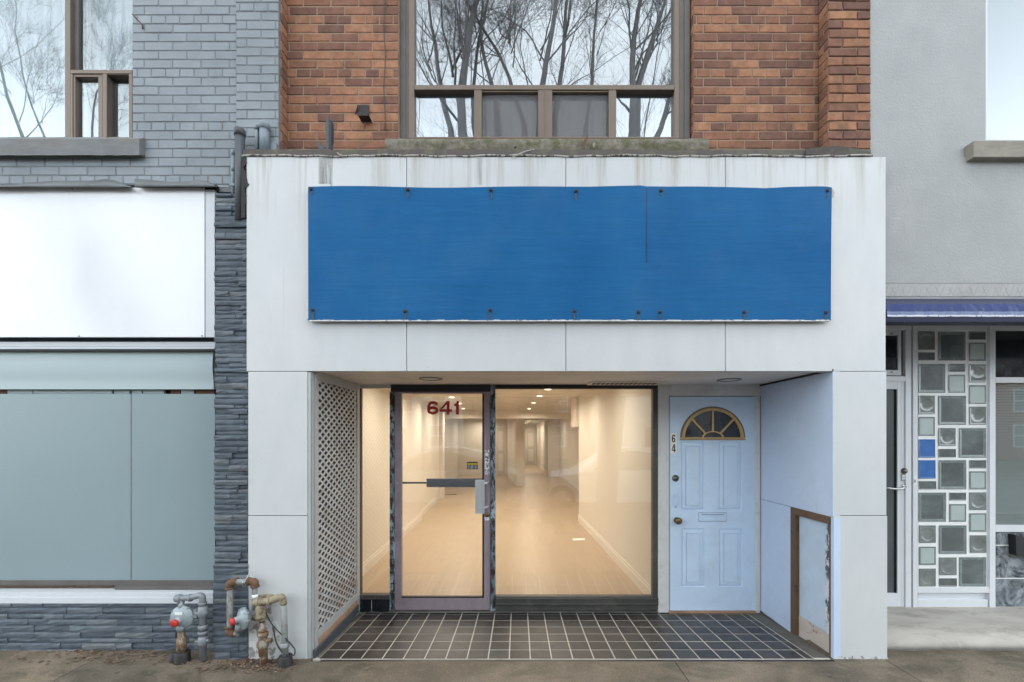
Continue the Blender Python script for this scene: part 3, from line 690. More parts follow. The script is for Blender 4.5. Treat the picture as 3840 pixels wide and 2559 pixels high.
hatch = mb.build('access_hatch', M['hatch_brown'], brick_b, bevel=.003)
mb = MB(); mb.box(RX + .03, RX + .06, hy0 + .021, hy1 - w_ - .001, .14, hz1 - w_ * .9 - .001, 0); mb.box(RX + .027, RX + .03, hy0 + .055, hy0 + .095, .14, hz1 - w_, 1)
mb.box(RX + .026, RX + .06, hy0 + .021, hy1 - w_ - .001, -.06, .139, 2)
mb.build('hatch_panel', [M['hatch_panel'], M['hatch_strip'], M['raw_wood']], hatch)

# soffit of the recess
SZ = 2.094
mb = MB(); mb.box(X(1153, 0), RX + .04, .0855, YB + .1, SZ, SZ + .05); mb.box(X(932, 0), X(3318, 0), .062, .0852, Z(1391, 0), SZ + .05)
mb.build('soffit', M['soffit'], brick_b)

# tiled floor of the recess: dark clay tiles, pale joints
mb = MB(); fx0, fx1 = X(1205, 0), RX - .0
def fz(Y): return -.004 - .052 * Y                # the floor falls a little towards the door
def fq(x0, x1, y0, y1, dz, mi, t=None, th=.02):
    n = len(mb.v); c = .0015
    mb.v += [(x0, y0, fz(y0) + dz - th), (x1, y0, fz(y0) + dz - th), (x1, y1, fz(y1) + dz - th), (x0, y1, fz(y1) + dz - th),
             (x0, y0, fz(y0) + dz), (x1, y0, fz(y0) + dz), (x1, y1, fz(y1) + dz), (x0, y1, fz(y1) + dz)]
    for q in ((4, 5, 6, 7), (0, 1, 5, 4), (1, 2, 6, 5), (2, 3, 7, 6), (3, 0, 4, 7)): mb.poly([n + i for i in q], mi, t)
fq(LX - .02, RX + .1, .009, YB + .1, -.0012, 1)
tw = .1535; jn = .009; ty = .012; r_ = 0
while ty < YB:
    tx = X(1189, 0) + .004; xe = RX - .13
    while tx < xe:
        if tx > LX + .01:
            fq(tx + jn / 2, min(tx + tw, xe) - jn / 2, ty + jn / 2, min(ty + tw, YB + .02) - jn / 2, R.uniform(-.0008, .0008), 0, (R.random(), .5, .5), .01)
        tx += tw
    ty += tw
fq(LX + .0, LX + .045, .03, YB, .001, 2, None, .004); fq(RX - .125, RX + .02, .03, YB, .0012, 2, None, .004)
fq(LX + .07, RX - .02, -.035, .008, -.004, 3, (.2, .5, .5), .05)
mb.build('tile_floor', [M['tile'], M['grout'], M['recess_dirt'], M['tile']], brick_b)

# ---------------------------------------------------------------- shop front at the back of the recess
FLZ = fz(YB)
mb = MB()       # fixed frame: head, mullions, side-light frame
def pb(a, b, c, d, Yf=YB, Yb=YB + .06, mi=0): mb.pbox(a, b, c, d, Yf, Yb, mi)
pb(1336, 1440, 1465, 1456, YB - .002, YB + .06, 3); pb(1336, 1456.2, 1349, 2250, YB - .004, YB + .06, 3)
pb(1349.2, 1456.2, 1353, 2232, YB + .002, YB + .05, 4)
pb(1465.2, 1440, 1843, 1469, YB - .006, YB + .06, 1)
pb(1461, 1469.2, 1479, 2292, YB - .008, YB + .06, 0)
pb(1839.5, 1440, 1857, 2292, YB - .010, YB + .06, 0)
pb(1857.2, 1440, 2466, 1458, YB - .004, YB + .06, 1)
pb(2449, 1458.2, 2467, 2240, YB - .006, YB + .06, 2)
pb(1349.2, 2232.5, 1460.8, 2249, YB - .010, YB + .06, 2); 
pb(1340, 2249.5, 1392, 2294, YB + .004, YB + .06, 5); pb(1394.5, 2249.5, 1460.8, 2294, YB + .004, YB + .06, 5); pb(1392.2, 2249.5, 1394.3, 2294, YB + .006, YB + .06, 6)
mb.build('storefront_frame', [M['mullion'], M['frame_black'], M['sill_dark'], M['jamb'], M['rust'], M['tile_black'], M['grout']], brick_b, bevel=.0015)
pane('side_light', 1349, 1455, 1462, 2234, YB + .025, M['shop_glass'], brick_b)
# main shop window with its moulded sill
mb = MB()
for (y0_, y1_, yf) in ((2238, 2244, -.004), (2244.2, 2252, -.022), (2252.2, 2262, -.014), (2262.2, 2272, -.030), (2272.2, 2291, -.010)):
    mb.pbox(1857.5, y0_, 2470, y1_, YB + yf, YB + .06)
sw_ = mb.build('shop_window', M['sill_dark'], brick_b, bevel=.004)
pane('glass_pane', 1856, 1456, 2451, 2240, YB + .025, M['shop_glass'], sw_)

# glass door with mauve metal frame
DY = YB + .004
mb = MB()
mb.pbox(1480, 1469.5, 1505, 2288, DY, DY + .045); mb.pbox(1815, 1469.5, 1838.5, 2288, DY, DY + .045)
mb.pbox(1505.2, 1469.5, 1814.8, 1476, DY + .001, DY + .044); mb.pbox(1505.2, 2244, 1814.8, 2288, DY + .001, DY + .044)
mb.pbox(1505.2, 2238, 1814.8, 2243.8, DY + .008, DY + .04, 1); mb.pbox(1497, 1476, 1500, 2238, DY - .002, DY, 0)
mb.pbox(1808.5, 1476.2, 1814.8, 2238, DY + .008, DY + .04, 1)
mb.cyl((X(1491.5, DY), DY - .006, Z(1812, DY)), (X(1491.5, DY), DY, Z(1812, DY)), .006, 12, 2)
gd = mb.build('glass_door', [M['door_mauve'], M['frame_black'], M['steel']], brick_b, bevel=.002)
pane('glass_pane', 1503, 1474, 1816, 2240, DY + .022, M['shop_glass'], gd)
mb = MB(); mb.pbox(1599, 1795, 1813, 1817, DY + .05, DY + .075); mb.pbox(1599, 1817.2, 1813, 1828, DY + .06, DY + .08); mb.pbox(1505, 1808, 1599, 1815, DY + .055, DY + .07, 1)
mb.build('push_bar', [M['push_bar'], M['frame_black']], gd, bevel=.003)
mb = MB(); PYf = DY - .035
mb.pbox(1781.5, 1800.5, 1817, 1927, PYf, PYf + .004)
for r in range(30):
    for c in range(7):
        mb.pbox(1785.5 + c * 4.2, 1805 + r * 4, 1788.3 + c * 4.2, 1807.6 + r * 4, PYf - .0012, PYf, 1)
for yy in (1812, 1903):
    mb.face([(X(1817.2, PYf), PYf + .003, Z(yy - 4, PYf)), (X(1817.2, PYf), PYf + .003, Z(yy + 5, PYf)), (X(1834, DY), DY - .001, Z(yy + 2, DY)), (X(1834, DY), DY - .001, Z(yy - 6, DY))], 0)
    mb.pbox(1817, yy - 3, 1834, yy + 4, DY - .014, DY - .001, 2)
mb.build('pull_handle', [M['pull_plate'], M['trim_grey'], M['door_mauve']], gd, bevel=.0008)
mb = MB(); mb.lathe((X(1827, DY), DY - .012, Z(1931, DY)), (0, 1, 0), [(0, 0), (0, .017), (.004, .021), (.012, .021)]); mb.build('lock', M['brass_old'], gd)
mb = MB()
for (a, b, s) in ((1600, 1643, '6'), (1647, 1694, '4'), (1702, 1720, '1')):
    digit(mb, s, X(a, DY), X(b, DY), Z(1555, DY), Z(1504, DY), DY + .0215, .215)
part_label(mb.build('number', M['red_vinyl'], gd), 'dark red number 641 on the door glass')
mb = MB(); mb.pbox(1751, 1733, 1792, 1760, DY + .021, DY + .0215, 0); mb.pbox(1756, 1732, 1788, 1736, DY + .0205, DY + .021, 0)
mb.pbox(1753, 1737, 1791, 1744.5, DY + .0203, DY + .0209, 1)
for i, L in enumerate((37, 36, 33)): mb.pbox(1753, 1747 + i * 4, 1753 + L, 1749 + i * 4, DY + .0203, DY + .0209, 2)
mb.build('sticker', [M['black_ink'], M['yellow'], M['hatch_strip']], gd)
mb = MB(); mb.pbox(1818.5, 1688, 1835, 1780, DY - .001, DY, 0); mb.build('torn_sticker', M['sticker_scrap'], gd)
mb = MB(); mb.pbox(1818.5, 1941, 1834, 1952, DY - .001, DY, 0); mb.pbox(1823, 1945.7, 1832, 1947, DY - .0015, DY - .001, 1)
mb.prism([(X(820 + 1000, DY), Z(1946.3, DY)), (X(1824.5, DY), Z(1943, DY)), (X(1824.5, DY), Z(1949.6, DY))], DY - .0015, DY - .001, 1)
mb.build('arrow_sticker', [M['white_label'], M['blue_ink']], gd)
for yy in (1500, 2190): mb = MB(); mb.cyl((X(1478.5, DY), DY - .012, Z(yy + 28, DY)), (X(1478.5, DY), DY - .012, Z(yy - 16, DY)), .0065, 10); mb.build('hinge', M['frame_black'], gd)

# pale blue panelled door with fanlight, in a grey-white wooden frame
BY = YB + .002
mb = MB(); mb.pbox(2468, 1441, 2509, 2298, YB - .012, YB + .08); mb.pbox(2509.2, 1441, 2858, 1485, YB - .012, YB + .08); mb.pbox(2836, 1485.2, 2851, 2300, YB - .012, YB + .08)
mb.pbox(2851.2, 1485.2, 2862, 2300, YB + .02, YB + .08, 1); mb.pbox(2509.2, 2294, 2836, 2302, YB - .03, YB + .06, 2)
mb.build('door_frame', [M['jamb'], M['void'], M['rust_board']], brick_b, bevel=.002)
mb = MB(); dx0, dx1, dz0, dz1 = X(2511, BY), X(2833, BY), Z(2293, BY), Z(1488, BY)
def dx(px): return X(px, BY)
def dz(py): return Z(py, BY)
# slab with a half-round hole is built round the fanlight; sunk grooves round the panels are modelled as rings
holes = []
mb.box(dx0, dx1, BY + .0165, BY + .045, dz0, dz1)          # core
def ring(mb, x0, x1, z0, z1, w, yo, yi, mi=0):
    """picture-frame ring from outer rectangle to inner one, sloping from depth yo to yi"""
    o = [(x0, yo, z0), (x1, yo, z0), (x1, yo, z1), (x0, yo, z1)]; i = [(x0 + w, yi, z0 + w), (x1 - w, yi, z0 + w), (x1 - w, yi, z1 - w), (x0 + w, yi, z1 - w)]
    for k in range(4): mb.face([o[k], o[(k + 1) % 4], i[(k + 1) % 4], i[k]], mi)
panels = [(2554, 1657, 2640, 1914), (2695, 1657, 2782, 1914), (2556, 1983, 2642, 2201), (2697, 1983, 2784, 2201)]
fcx, fbz, frx, frz = dx(2672), dz(1643), .303, .294
xsb = sorted({dx0, dx1, *[dx(p[0]) for p in panels[:2]], *[dx(p[2]) for p in panels[:2]]})
# face sheets around the panels (front skin, 6 mm thick)
def skin(x0, x1, z0, z1): mb.box(x0, x1, BY, BY + .016, z0, z1)
pzs = [(dz(1914), dz(1657)), (dz(2201), dz(1983))]
skin(dx0, dx1, dz0, pzs[1][0]); skin(dx0, dx1, pzs[1][1], pzs[0][0])
for (za, zb), (l, r) in zip(pzs, ((panels[0], panels[1]), (panels[2], panels[3]))):
    skin(dx0, dx(l[0]), za, zb); skin(dx(l[2]), dx(r[0]), za, zb); skin(dx(r[2]), dx1, za, zb)
    for p in (l, r):
        a0, a1 = dx(p[0]), dx(p[2]); 
        ring(mb, a0, a1, za, zb, .007, BY, BY + .013); ring(mb, a0 + .007, a1 - .007, za + .007, zb - .007, .009, BY + .013, BY + .0045)
        ring(mb, a0 + .016, a1 - .016, za + .016, zb - .016, .026, BY + .0045, BY + .0015)
        mb.box(a0 + .046, a1 - .046, BY - .0010, BY + .012, za + .046, zb - .046); ring(mb, a0 + .042, a1 - .042, za + .042, zb - .042, .004, BY + .0015, BY + .010)
# top skin with the half-round cut-out
arc = [(fcx + frx * math.cos(math.pi * k / 28), fbz + frz * math.sin(math.pi * k / 28)) for k in range(29)]
zt = dz1
for k in range(28):
    (xa, za), (xb, zb) = arc[k], arc[k + 1]
    mb.face([(xb, BY, zb), (xa, BY, za), (xa, BY, zt), (xb, BY, zt)])
skin(dx0, dx(2672) - frx, pzs[0][1], dz1 - .0001); skin(dx(2672) + frx, dx1, pzs[0][1], dz1 - .0001); skin(dx(2672) - frx, dx(2672) + frx, pzs[0][1], fbz)
mb.box(dx0, dx1, BY - .004, BY, dz0, dz(2283))
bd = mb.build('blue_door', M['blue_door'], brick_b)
mb = MB()
def arcband(r0, r1, yf, yb, mi, zsc=frz / frx, cz=fbz, n=32):
    pr = [[(fcx + r * math.cos(math.pi * k / n), y, cz + r * zsc * math.sin(math.pi * k / n)) for k in range(n + 1)] for (r, y) in ((r1, yb), (r1, yf), (r0, yf), (r0, yb))]
    mb.grid(pr, mi, False)
arcband(frx - .014, frx + .002, BY - .006, BY + .004, 1); arcband(frx - .040, frx - .0145, BY - .012, BY + .004, 0)
mb.box(fcx - frx, fcx + frx, BY - .012, BY + .004, fbz - .014, fbz + .006, 0); mb.box(fcx - frx - .006, fcx + frx + .006, BY - .008, BY + .004, fbz - .02, fbz - .0142, 1); mb.box(fcx - frx + .03, fcx + frx - .03, BY - .014, BY - .012, fbz - .004, fbz - .001, 1)
arcband(.088, .104, BY - .011, BY + .003, 0, .62)
for ang in (90, 43, 137):
    a = rad(ang); w_ = .0085
    p0 = Vector((fcx + .094 * math.cos(a), 0, fbz + .094 * .62 * math.sin(a))); p1 = Vector((fcx + (frx - .036) * math.cos(a), 0, fbz + (frz - .036) * math.sin(a)))
    d = (p1 - p0).normalized(); nn = Vector((-d.z, 0, d.x)) * w_
    mb.prism([((p0 + nn).x, (p0 + nn).z), ((p1 + nn).x, (p1 + nn).z), ((p1 - nn).x, (p1 - nn).z), ((p0 - nn).x, (p0 - nn).z)], BY - .0105, BY + .003, 0)
mb.prism([(fcx + (frx - .01) * math.cos(math.pi * k / 28), fbz + (frz - .01) * math.sin(math.pi * k / 28)) for k in range(29)], BY + .0035, BY + .0055, 2)
mb.build('fanlight', [M['fan_gold'], M['fan_edge'], M['fan_glass']], bd)
def knob(px, py, prof, name, m):
    q = MB(); q.lathe((dx(px), BY, dz(py)), (0, -1, 0), prof, 28); return q.build(name, m, bd)
knob(2532.7, 1794, [(0, .031), (.008, .031), (.012, .027), (.014, .018), (.018, .017), (.019, .0)], 'deadbolt', M['deadbolt'])
knob(2538, 1951.5, [(0, .030), (.006, .030), (.010, .014), (.026, .013), (.034, .026), (.046, .033), (.056, .030), (.061, .018), (.062, 0)], 'knob', M['brass_old'])
mb = MB(); mb.pbox(2523, 1848, 2540, 1859, BY - .004, BY); mb.pbox(2524, 1898, 2540, 1908, BY - .004, BY)
mb.tube(fillet([(dx(2531), BY - .004, dz(1856)), (dx(2531), BY - .034, dz(1866)), (dx(2531), BY - .036, dz(1890)), (dx(2531), BY - .004, dz(1902))], .02), .0085, 10)
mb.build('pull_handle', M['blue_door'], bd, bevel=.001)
mb = MB(); a0, a1, b0, b1 = dx(2621), dx(2723), dz(1955), dz(1924)
ring(mb, a0 - .003, a1 + .003, b0 - .003, b1 + .003, .003, BY - .0004, BY - .0004, 1); ring(mb, a0, a1, b0, b1, .003, BY, BY - .010); ring(mb, a0 + .003, a1 - .003, b0 + .003, b1 - .003, .017, BY - .010, BY - .010); ring(mb, a0 + .02, a1 - .02, b0 + .012, b1 - .012, .002, BY - .010, BY - .002)
mb.box(a0 + .022, a1 - .022, BY - .0035, BY - .001, b0 + .014, b1 - .014); mb.box(a0 + .022, a1 - .022, BY - .0112, BY - .0101, b1 - .0165, b1 - .0130, 1)
mb.build('mail_slot', [M['blue_door'], M['void']], bd)
mb = MB(); mb.pbox(2515.5, 1625, 2536.5, 1702, BY - .0012, BY - .0002)
digit(mb, '6', dx(2519), dx(2532.5), dz(1660), dz(1630), BY - .0013, .15, 1); digit(mb, '4', dx(2518.5), dx(2534), dz(1697), dz(1666), BY - .0013, .15, 1)
part_label(mb.build('number_sticker', [M['cream_sticker'], M['black_ink']], bd), 'cream sticker with black numbers 6 and 4, one above the other')
for (ya, yb) in ((1553, 1594), (1868, 1912), (2185, 2230)):
    q = MB(); q.cyl((dx(2834.5), BY - .010, dz(yb)), (dx(2834.5), BY - .010, dz(ya)), .0075, 12); q.pbox(2836, ya, 2841, yb, YB - .0135, YB - .012); q.build('hinge', M['jamb'], bd)
mb = MB(); mb.cyl((dx(2565), BY, dz(2232)), (dx(2565), BY - .001, dz(2232)), .002); del mb

# ---------------------------------------------------------------- interior of the shop
mb = MB()
def vwall(pts, z0=0, z1=2.36, mi=0):
    for (a, b) in zip(pts[:-1], pts[1:]): mb.face([(a[0], a[1], z0), (b[0], b[1], z0), (b[0], b[1], z1), (a[0], a[1], z1)], mi)
vwall([(-1.78, YB + .05), (-1.87, 5.4), (-1.94, 5.4), (-2.0, 7.6), (-2.02, 8.2), (-1.93, 8.2), (-1.93, 8.5), (-2.5, 8.5), (-2.5, 15.4), (-.44, 15.4), (-.05, 11.2), (.22, 11.2), (.25, 22.8), (1.1, 22.8), (1.22, 14.8), (1.69, 14.8), (1.84, 10.5), (1.86, 5.25), (1.16, 5.25), (1.31, YB + .05)])
mb.box(1.10, 1.35, 5.26, 5.95, 1.80, 2.36); mb.box(-2.5, 1.85, 9.25, 9.7, 2.13, 2.36)
vwall([(1.31, YB + .05), (1.34, YB + .05)]); mb.box(1.31, 2.6, YB + .085, YB + .12, 0, 2.36); mb.box(-2.6, -1.78, YB + .07, YB + .10, 0, 2.36)
mb.build('interior_wall', M['int_wall'], brick_b)
mb = MB()
def bboard(a, b, side, h=.135):
    a = Vector((a[0], a[1], 0)); b = Vector((b[0], b[1], 0)); d = (b - a).normalized(); n = Vector((-d.y, d.x, 0)) * side
    for (t_, h0, h1) in ((.016, 0, h - .03), (.009, h - .03, h)):
        q = n * t_; up0, up1 = Vector((0, 0, h0)), Vector((0, 0, h1))
        mb.face([a + q + up0, b + q + up0, b + q + up1, a + q + up1]); mb.face([a + q + up1, b + q + up1, b + up1, a + up1])
for (a_, b_, sd_) in (((-1.78, YB + .05), (-1.87, 5.4), -1), ((-1.94, 5.4), (-2.0, 7.6), -1), ((1.31, YB + .05), (1.16, 5.25), 1), ((1.86, 5.25), (1.84, 10.5), 1), ((1.84, 10.5), (1.69, 14.8), 1), ((1.22, 14.8), (1.1, 22.8), 1)):
    mb = MB(); bboard(a_, b_, sd_); mb.build('baseboard', M['int_base'], brick_b)
mb = MB()
pw = .19; x = -2.6
while x < 2.0:
    y = YB + .04 - R.uniform(0, 1.2)
    while y < 23:
        L = 1.5; ya, yb_ = max(y, YB + .04), min(y + L, 23)
        if yb_ > ya: mb.face([(x, ya, .001), (x + pw, ya, .001), (x + pw, yb_, .001), (x, yb_, .001)], 0, False, (R.random(), .5, .5))
        y += L
    x += pw
mb.build('interior_floor', M['oak'], brick_b)
mb = MB(); mb.box(-2.7, 2.2, YB + .07, 23, 2.36, 2.42)
for yy in [1.6 + .61 * k for k in range(34)]: mb.box(-2.6, 2.1, yy, yy + .016, 2.357, 2.3595, 1)
for xx in (-1.6, -1.0, -.39, .22, .83): mb.box(xx, xx + .016, YB + .1, 22.8, 2.3565, 2.3593, 1)
mb.build('interior_ceiling', [M['int_ceiling'], M['int_trim']], brick_b)
for (x0, x1, y_) in ((-.90, -.54, 15.38), (.52, 1.0, 22.78)):
    mb = MB(); mb.box(x0 - .06, x1 + .06, y_ - .02, y_, 0, 2.06); mb.box(x0, x1, y_ - .035, y_ - .021, .01, 2.0, 1); mb.box(x0 + .08, x1 - .08, y_ - .042, y_ - .036, 1.05, 1.85, 0); mb.box(x0 + .08, x1 - .08, y_ - .042, y_ - .036, .2, .9, 0); mb.build('interior_door', [M['int_base'], M['int_door']], brick_b)


# lit downlights in the shop ceiling, some unseen and added for brightness, each with its own lamp
rows_ = [(.50, 2.0, 'off'), (.475, 3.8, 'r'), (.40, 4.95, 'r'), (.346, 6.55, 'r'), (.30, 8.6, 'r'), (.30, 11.3, 'o'), (.6, 13.4, 'o'), (.53, 17.6, 'c'), (.48, 19.1, 'c'), (.42, 21.6, 'c'),
         (-1.1, 2.2, 'o'), (-1.18, 3.7, 'o'), (-1.25, 5.2, 'l'), (-1.31, 6.75, 'l'), (-1.44, 8.55, 'l'), (-1.3, 12.4, 'o'), (-1.5, 14.7, 'o')]
names_ = {1: 'lit ceiling downlight just under the top edge of the big shop window', 2: 'brightest downlight of the right ceiling row, second from the window', 3: 'third downlight of the right ceiling row seen through the shop window',
          4: 'smaller lit downlight last before the ceiling beam, right row', 7: 'tiny lit downlight at the near end of the far corridor', 8: 'tiny lit downlight in the middle of the far corridor', 9: 'tiniest lit downlight deepest in the far corridor',
          12: 'lit downlight above the red door number seen through the door glass', 13: 'lit downlight touching the red digit 1 seen through the door glass', 14: 'lit downlight right of the red number, nearest the ceiling beam',
          0: 'lit downlight over the shop floor hidden above the window head, right row', 10: 'lit downlight over the shop floor hidden above the window head, left row', 11: 'second hidden downlight of the left row, before the door number',
          5: 'lit downlight just behind the ceiling beam', 6: 'lit downlight by the corridor mouth', 15: 'lit downlight over the left alcove', 16: 'lit downlight washing the bright wall at the back left'}
for i, (x, y, k) in enumerate(rows_):
    t = thing('ceiling_light', (x, y, 2.355), names_[i], 'ceiling light', 'lit downlights in the shop ceiling')
    q = MB(); q.lathe((x, y, 2.356), (0, 0, -1), [(0, .075), (.006, .072), (.006, .055), (.001, .052)], 24); q.build('trim_ring', M['int_base'], t)
    q = MB(); q.lathe((x, y, 2.353), (0, 0, -1), [(0, .052), (.0005, .0)], 24); q.build('lens', M['lamp_lens'], t)
    L = bpy.data.lights.new('downlight', 'AREA'); L.shape = 'DISK'; L.size = .10; L.energy = 12; L.color = (1, .90, .73); L.spread = rad(165)
    lo = bpy.data.objects.new('downlight', L); col.objects.link(lo); lo.location = (x, y, 2.343); lo.parent = t; lo.matrix_parent_inverse = t.matrix_basis.inverted()
def zt_(px, py, z=0.0):                     # a point of the shop floor seen at this place in the photo
    d = (EYE - z) * F / (py - YV); return ((px - XV) * d / F, d - D)
q = MB(); (x, y) = zt_(1691, 1855); q.box(x - .16, x + .16, y - .05, y + .05, .002, .006)
for k in range(9): q.box(x - .14 + k * .034, x - .125 + k * .034, y - .04, y + .04, .006, .008)
tag(q.build('floor_vent', M['floor_vent']), 'dark slotted register set in the pale oak shop floor', 'floor vent')
q = MB(); (x, y) = zt_(2170, 2024); q.face([(x - .10, y - .07, .004), (x + .09, y - .06, .003), (x + .10, y + .07, .006), (x - .09, y + .06, .003)]); q.face([(x - .10, y - .07, .0025), (x - .09, y + .06, .002), (x + .10, y + .07, .0022), (x + .09, y - .06, .002)])
tag(q.build('paper_sheet', M['paper']), 'white sheet of paper lying on the shop floor by the right wall', 'paper')

# unlit round fixtures and vent in the soffit of the recess
for i, (px, py, lab) in enumerate(((1616, 1420, 'unlit flush round light in the soffit above the glass door'), (2734, 1424, 'unlit flush round light in the soffit above the blue door'))):
    d = (SZ - EYE) * F / (YV - py); x, y = (px - XV) * d / F, d - D
    t = thing('soffit_light', (x, y, SZ), lab, 'ceiling light', 'round lights in the entrance soffit')
    q = MB(); q.lathe((x, y, SZ), (0, 0, -1), [(0, .10), (.008, .098), (.009, .080), (.002, .076)], 28); q.build('trim_ring', M['fixture'], t)
    q = MB(); q.lathe((x, y, SZ - .002), (0, 0, -1), [(0, .077), (.003, .04), (.004, 0)], 28); q.build('lens', M['soffit'], t)
q = MB(); vx0, vx1, vy0, vy1 = .64, 1.31, .70, .925
q.box(vx0, vx1, vy0, vy0 + .03, SZ - .012, SZ); q.box(vx0, vx1, vy1 - .03, vy1, SZ - .012, SZ); q.box(vx0, vx0 + .03, vy0 + .03, vy1 - .03, SZ - .012, SZ); q.box(vx1 - .03, vx1, vy0 + .03, vy1 - .03, SZ - .012, SZ)
for k in range(14): q.box(vx0 + .045 + k * .042, vx0 + .062 + k * .042, vy0 + .03, vy1 - .03, SZ - .010, SZ - .002, 1)
tag(q.build('soffit_vent', [M['soffit'], M['vent']], bevel=.001), 'brown slatted vent grille in the soffit above the big shop window', 'vent')

# ---------------------------------------------------------------- blue sign board bolted to the fascia
sign = thing('sign_board', (X(2136, 0), -.03, Z(950, 0)), 'large blank blue painted plywood board bolted to the white fascia', 'sign')
mb = MB(); SBY = -.042; n_ = 96
topw = {0: 702, 6: 701, 12: 700.5, 18: 701, 26: 702, 40: 701, 52: 700, 56: 698, 61: 697, 62: 700.5, 66: 702, 72: 700, 78: 700, 82: 702, 84: 704, 88: 701, 93: 701, 95: 702.5, 96: 706}
ks = sorted(topw)
def tw_(i):
    for a, b in zip(ks[:-1], ks[1:]):
        if a <= i <= b: return topw[a] + (topw[b] - topw[a]) * (i - a) / (b - a)
def buckle(i, f): return .006 * f * math.sin(i * .21) * math.exp(-((f - 1) ** 2) * 6) + .004 * math.sin(i * .13 + 1) * f
rows = []
for j in range(13):
    f = j / 12
    rows.append([(X(1156 + (3116 - 1156) * i / n_, SBY), SBY - buckle(i, f), Z(1203, SBY) + (Z(tw_(i), SBY) - Z(1203, SBY)) * f) for i in range(n_ + 1)])
mb.grid(rows, 0, True)
back = [[(p[0], SBY + .016, p[2]) for p in rows[0]], [(p[0], SBY + .016, p[2]) for p in rows[-1]]]
mb.grid([rows[-1], back[1]], 0, False); mb.grid([back[0], rows[0]], 1, False); mb.grid([[r[0] for r in rows], [(r[0][0], SBY + .016, r[0][2]) for r in rows]], 0, False); mb.grid([[(r[-1][0], SBY + .016, r[-1][2]) for r in rows], [r[-1] for r in rows]], 0, False); mb.grid([back[1], back[0]], 1, False)
# worn pale bottom edge
x = 1160
while x < 3112:
    L = R.uniform(8, 34); h = R.uniform(1.2, 4.2); mb.pbox(x, 1203.5 - h, min(x + L, 3112), 1205, SBY - .0008, SBY + .012, 1); x += L
mb.pbox(2424.4, 704, 2425.6, 985, SBY - .0048, SBY - .002, 2)
tops = [(1168, 711), (1529, 713), (1841, 715), (2160, 718), (2478, 717), (3100, 717)]
bots = [(1173, 1163), (1520, 1168), (1838, 1164), (2154, 1168), (2394, 1171), (2475, 1171), (2791, 1171), (3097, 1172)]
mb.build('board', [M['board'], M['bare_edge'], M['canopy_navy']], sign)
for (px, py) in tops + bots:
    q = MB(); h_ = 1200 if py > 800 else py + R.uniform(14, 34)
    q.pbox(px - 5, py + 6, px + 5, h_, SBY - (.0042 if py > 800 else .0085), SBY - (.0038 if py > 800 else .0082)); q.build('rust_stain', M['rust_run'], sign)
for (px, py) in tops + bots:
    q = MB(); yy = SBY - (.010 if py < 800 else .004)
    q.lathe((X(px, SBY), SBY + .01, Z(py, SBY)), (0, -1, 0), [(0, .009), (.010 + (.008 if py < 800 else .003), .0125), (.014 + (.008 if py < 800 else .003), .0125), (.017 + (.008 if py < 800 else .003), .008), (.019 + (.008 if py < 800 else .003), 0)], 10)
    q.build('bolt', M['bolt_iron'], sign)
q = MB()
for px in (1170, 1526, 1840, 2158, 2476, 2790, 3098): q.pbox(px - 22, 712, px + 22, 1196, -.0255, -.0015)
q.build('batten', M['jamb'], sign)
q = MB(); q.prism([(X(a, SBY), Z(b, SBY)) for a, b in ((3112, 706), (3124, 710), (3131, 722), (3127, 738), (3117, 741), (3113, 730))], SBY + .001, SBY + .012); q.build('broken_corner', M['raw_wood'], sign)

# small iron things on the brown wall and the coping
q = MB(); ay = BW - .004
q.pbox(1343, 432, 1384, 434.5, BW - .075, BW); q.box(X(1341, BW), X(1385, BW), BW - .012, BW - .001, Z(434, BW), Z(398, BW))
q.face([(X(1343, BW), BW - .012, Z(400, BW)), (X(1343, BW), BW - .075, Z(432, BW - .07)), (X(1343, BW), BW - .012, Z(433, BW))]); q.box(X(1340, BW - .07), X(1383, BW - .07), BW - .074, BW - .07, Z(434, BW - .07), Z(423, BW - .07))
tag(q.build('wall_bracket', M['bolt_iron'], bevel=.001), 'small black iron angle bracket jutting from the brown brick left of the window', 'bracket')
q = MB(); q.prism([(X(a, .05), Z(b, .05)) for a, b in ((1229, 462), (1236, 452), (1240, 443), (1240, 560), (1236, 590), (1230, 590), (1228, 540))], .02, .03)
q.prism([(X(a, .05), Z(b, .05)) for a, b in ((1240, 443), (1249, 460), (1250, 530), (1244, 545), (1240, 548))], .06, .066); q.box(X(1239, .03), X(1241, .03), .02, .066, Z(560, .03), Z(450, .03))
q.prism([(X(a, .03), Z(b, .03)) for a, b in ((1193, 530), (1198, 534), (1236, 582), (1234, 590), (1200, 562), (1193, 556))], .022, .028)
tag(q.build('iron_stub', M['conduit'], bevel=.001), 'twisted grey iron upright left standing on the rusty coping', 'iron bar')
q = MB(); pts = [(X(1442 + 3 * math.sin(k * .8), BW - .012), BW - .012, Z(-80 + k * 30, BW - .012)) for k in range(20)]; q.tube(pts, .0035, 6)
tag(q.build('wall_cable', M['wire_dark']), 'thin dark cable running down the brown brick beside the window', 'cable')
q = MB(); q.tube(fillet([(X(1918, -.012), -.012, Z(592, -.012)), (X(1945, -.02), -.02, Z(578, -.02)), (X(1975, .0), -.004, Z(568, .0)), (X(2003, .03), .03, Z(562, .03))], .03), .0035, 6)
tag(q.build('loose_wire', M['wire_white']), 'bent pale wire lying across the coping under the window sill', 'wire')
q = MB(); q.tube(fillet([(X(1265, -.01), -.01, Z(573, -.01)), (X(1275, -.014), -.014, Z(582, -.014)), (X(1300, -.01), -.01, Z(586, -.01))], .01), .003, 6)
tag(q.build('loose_wire', M['wire_white']), 'short pale wire end hooked over the coping near the iron upright', 'wire')
q = MB(); q.prism([(X(a, .13), Z(b, .13)) for a, b in ((2186, 558), (2192, 515), (2200, 517), (2205, 503), (2206, 515), (2198, 540), (2192, 558))], .128, .134)
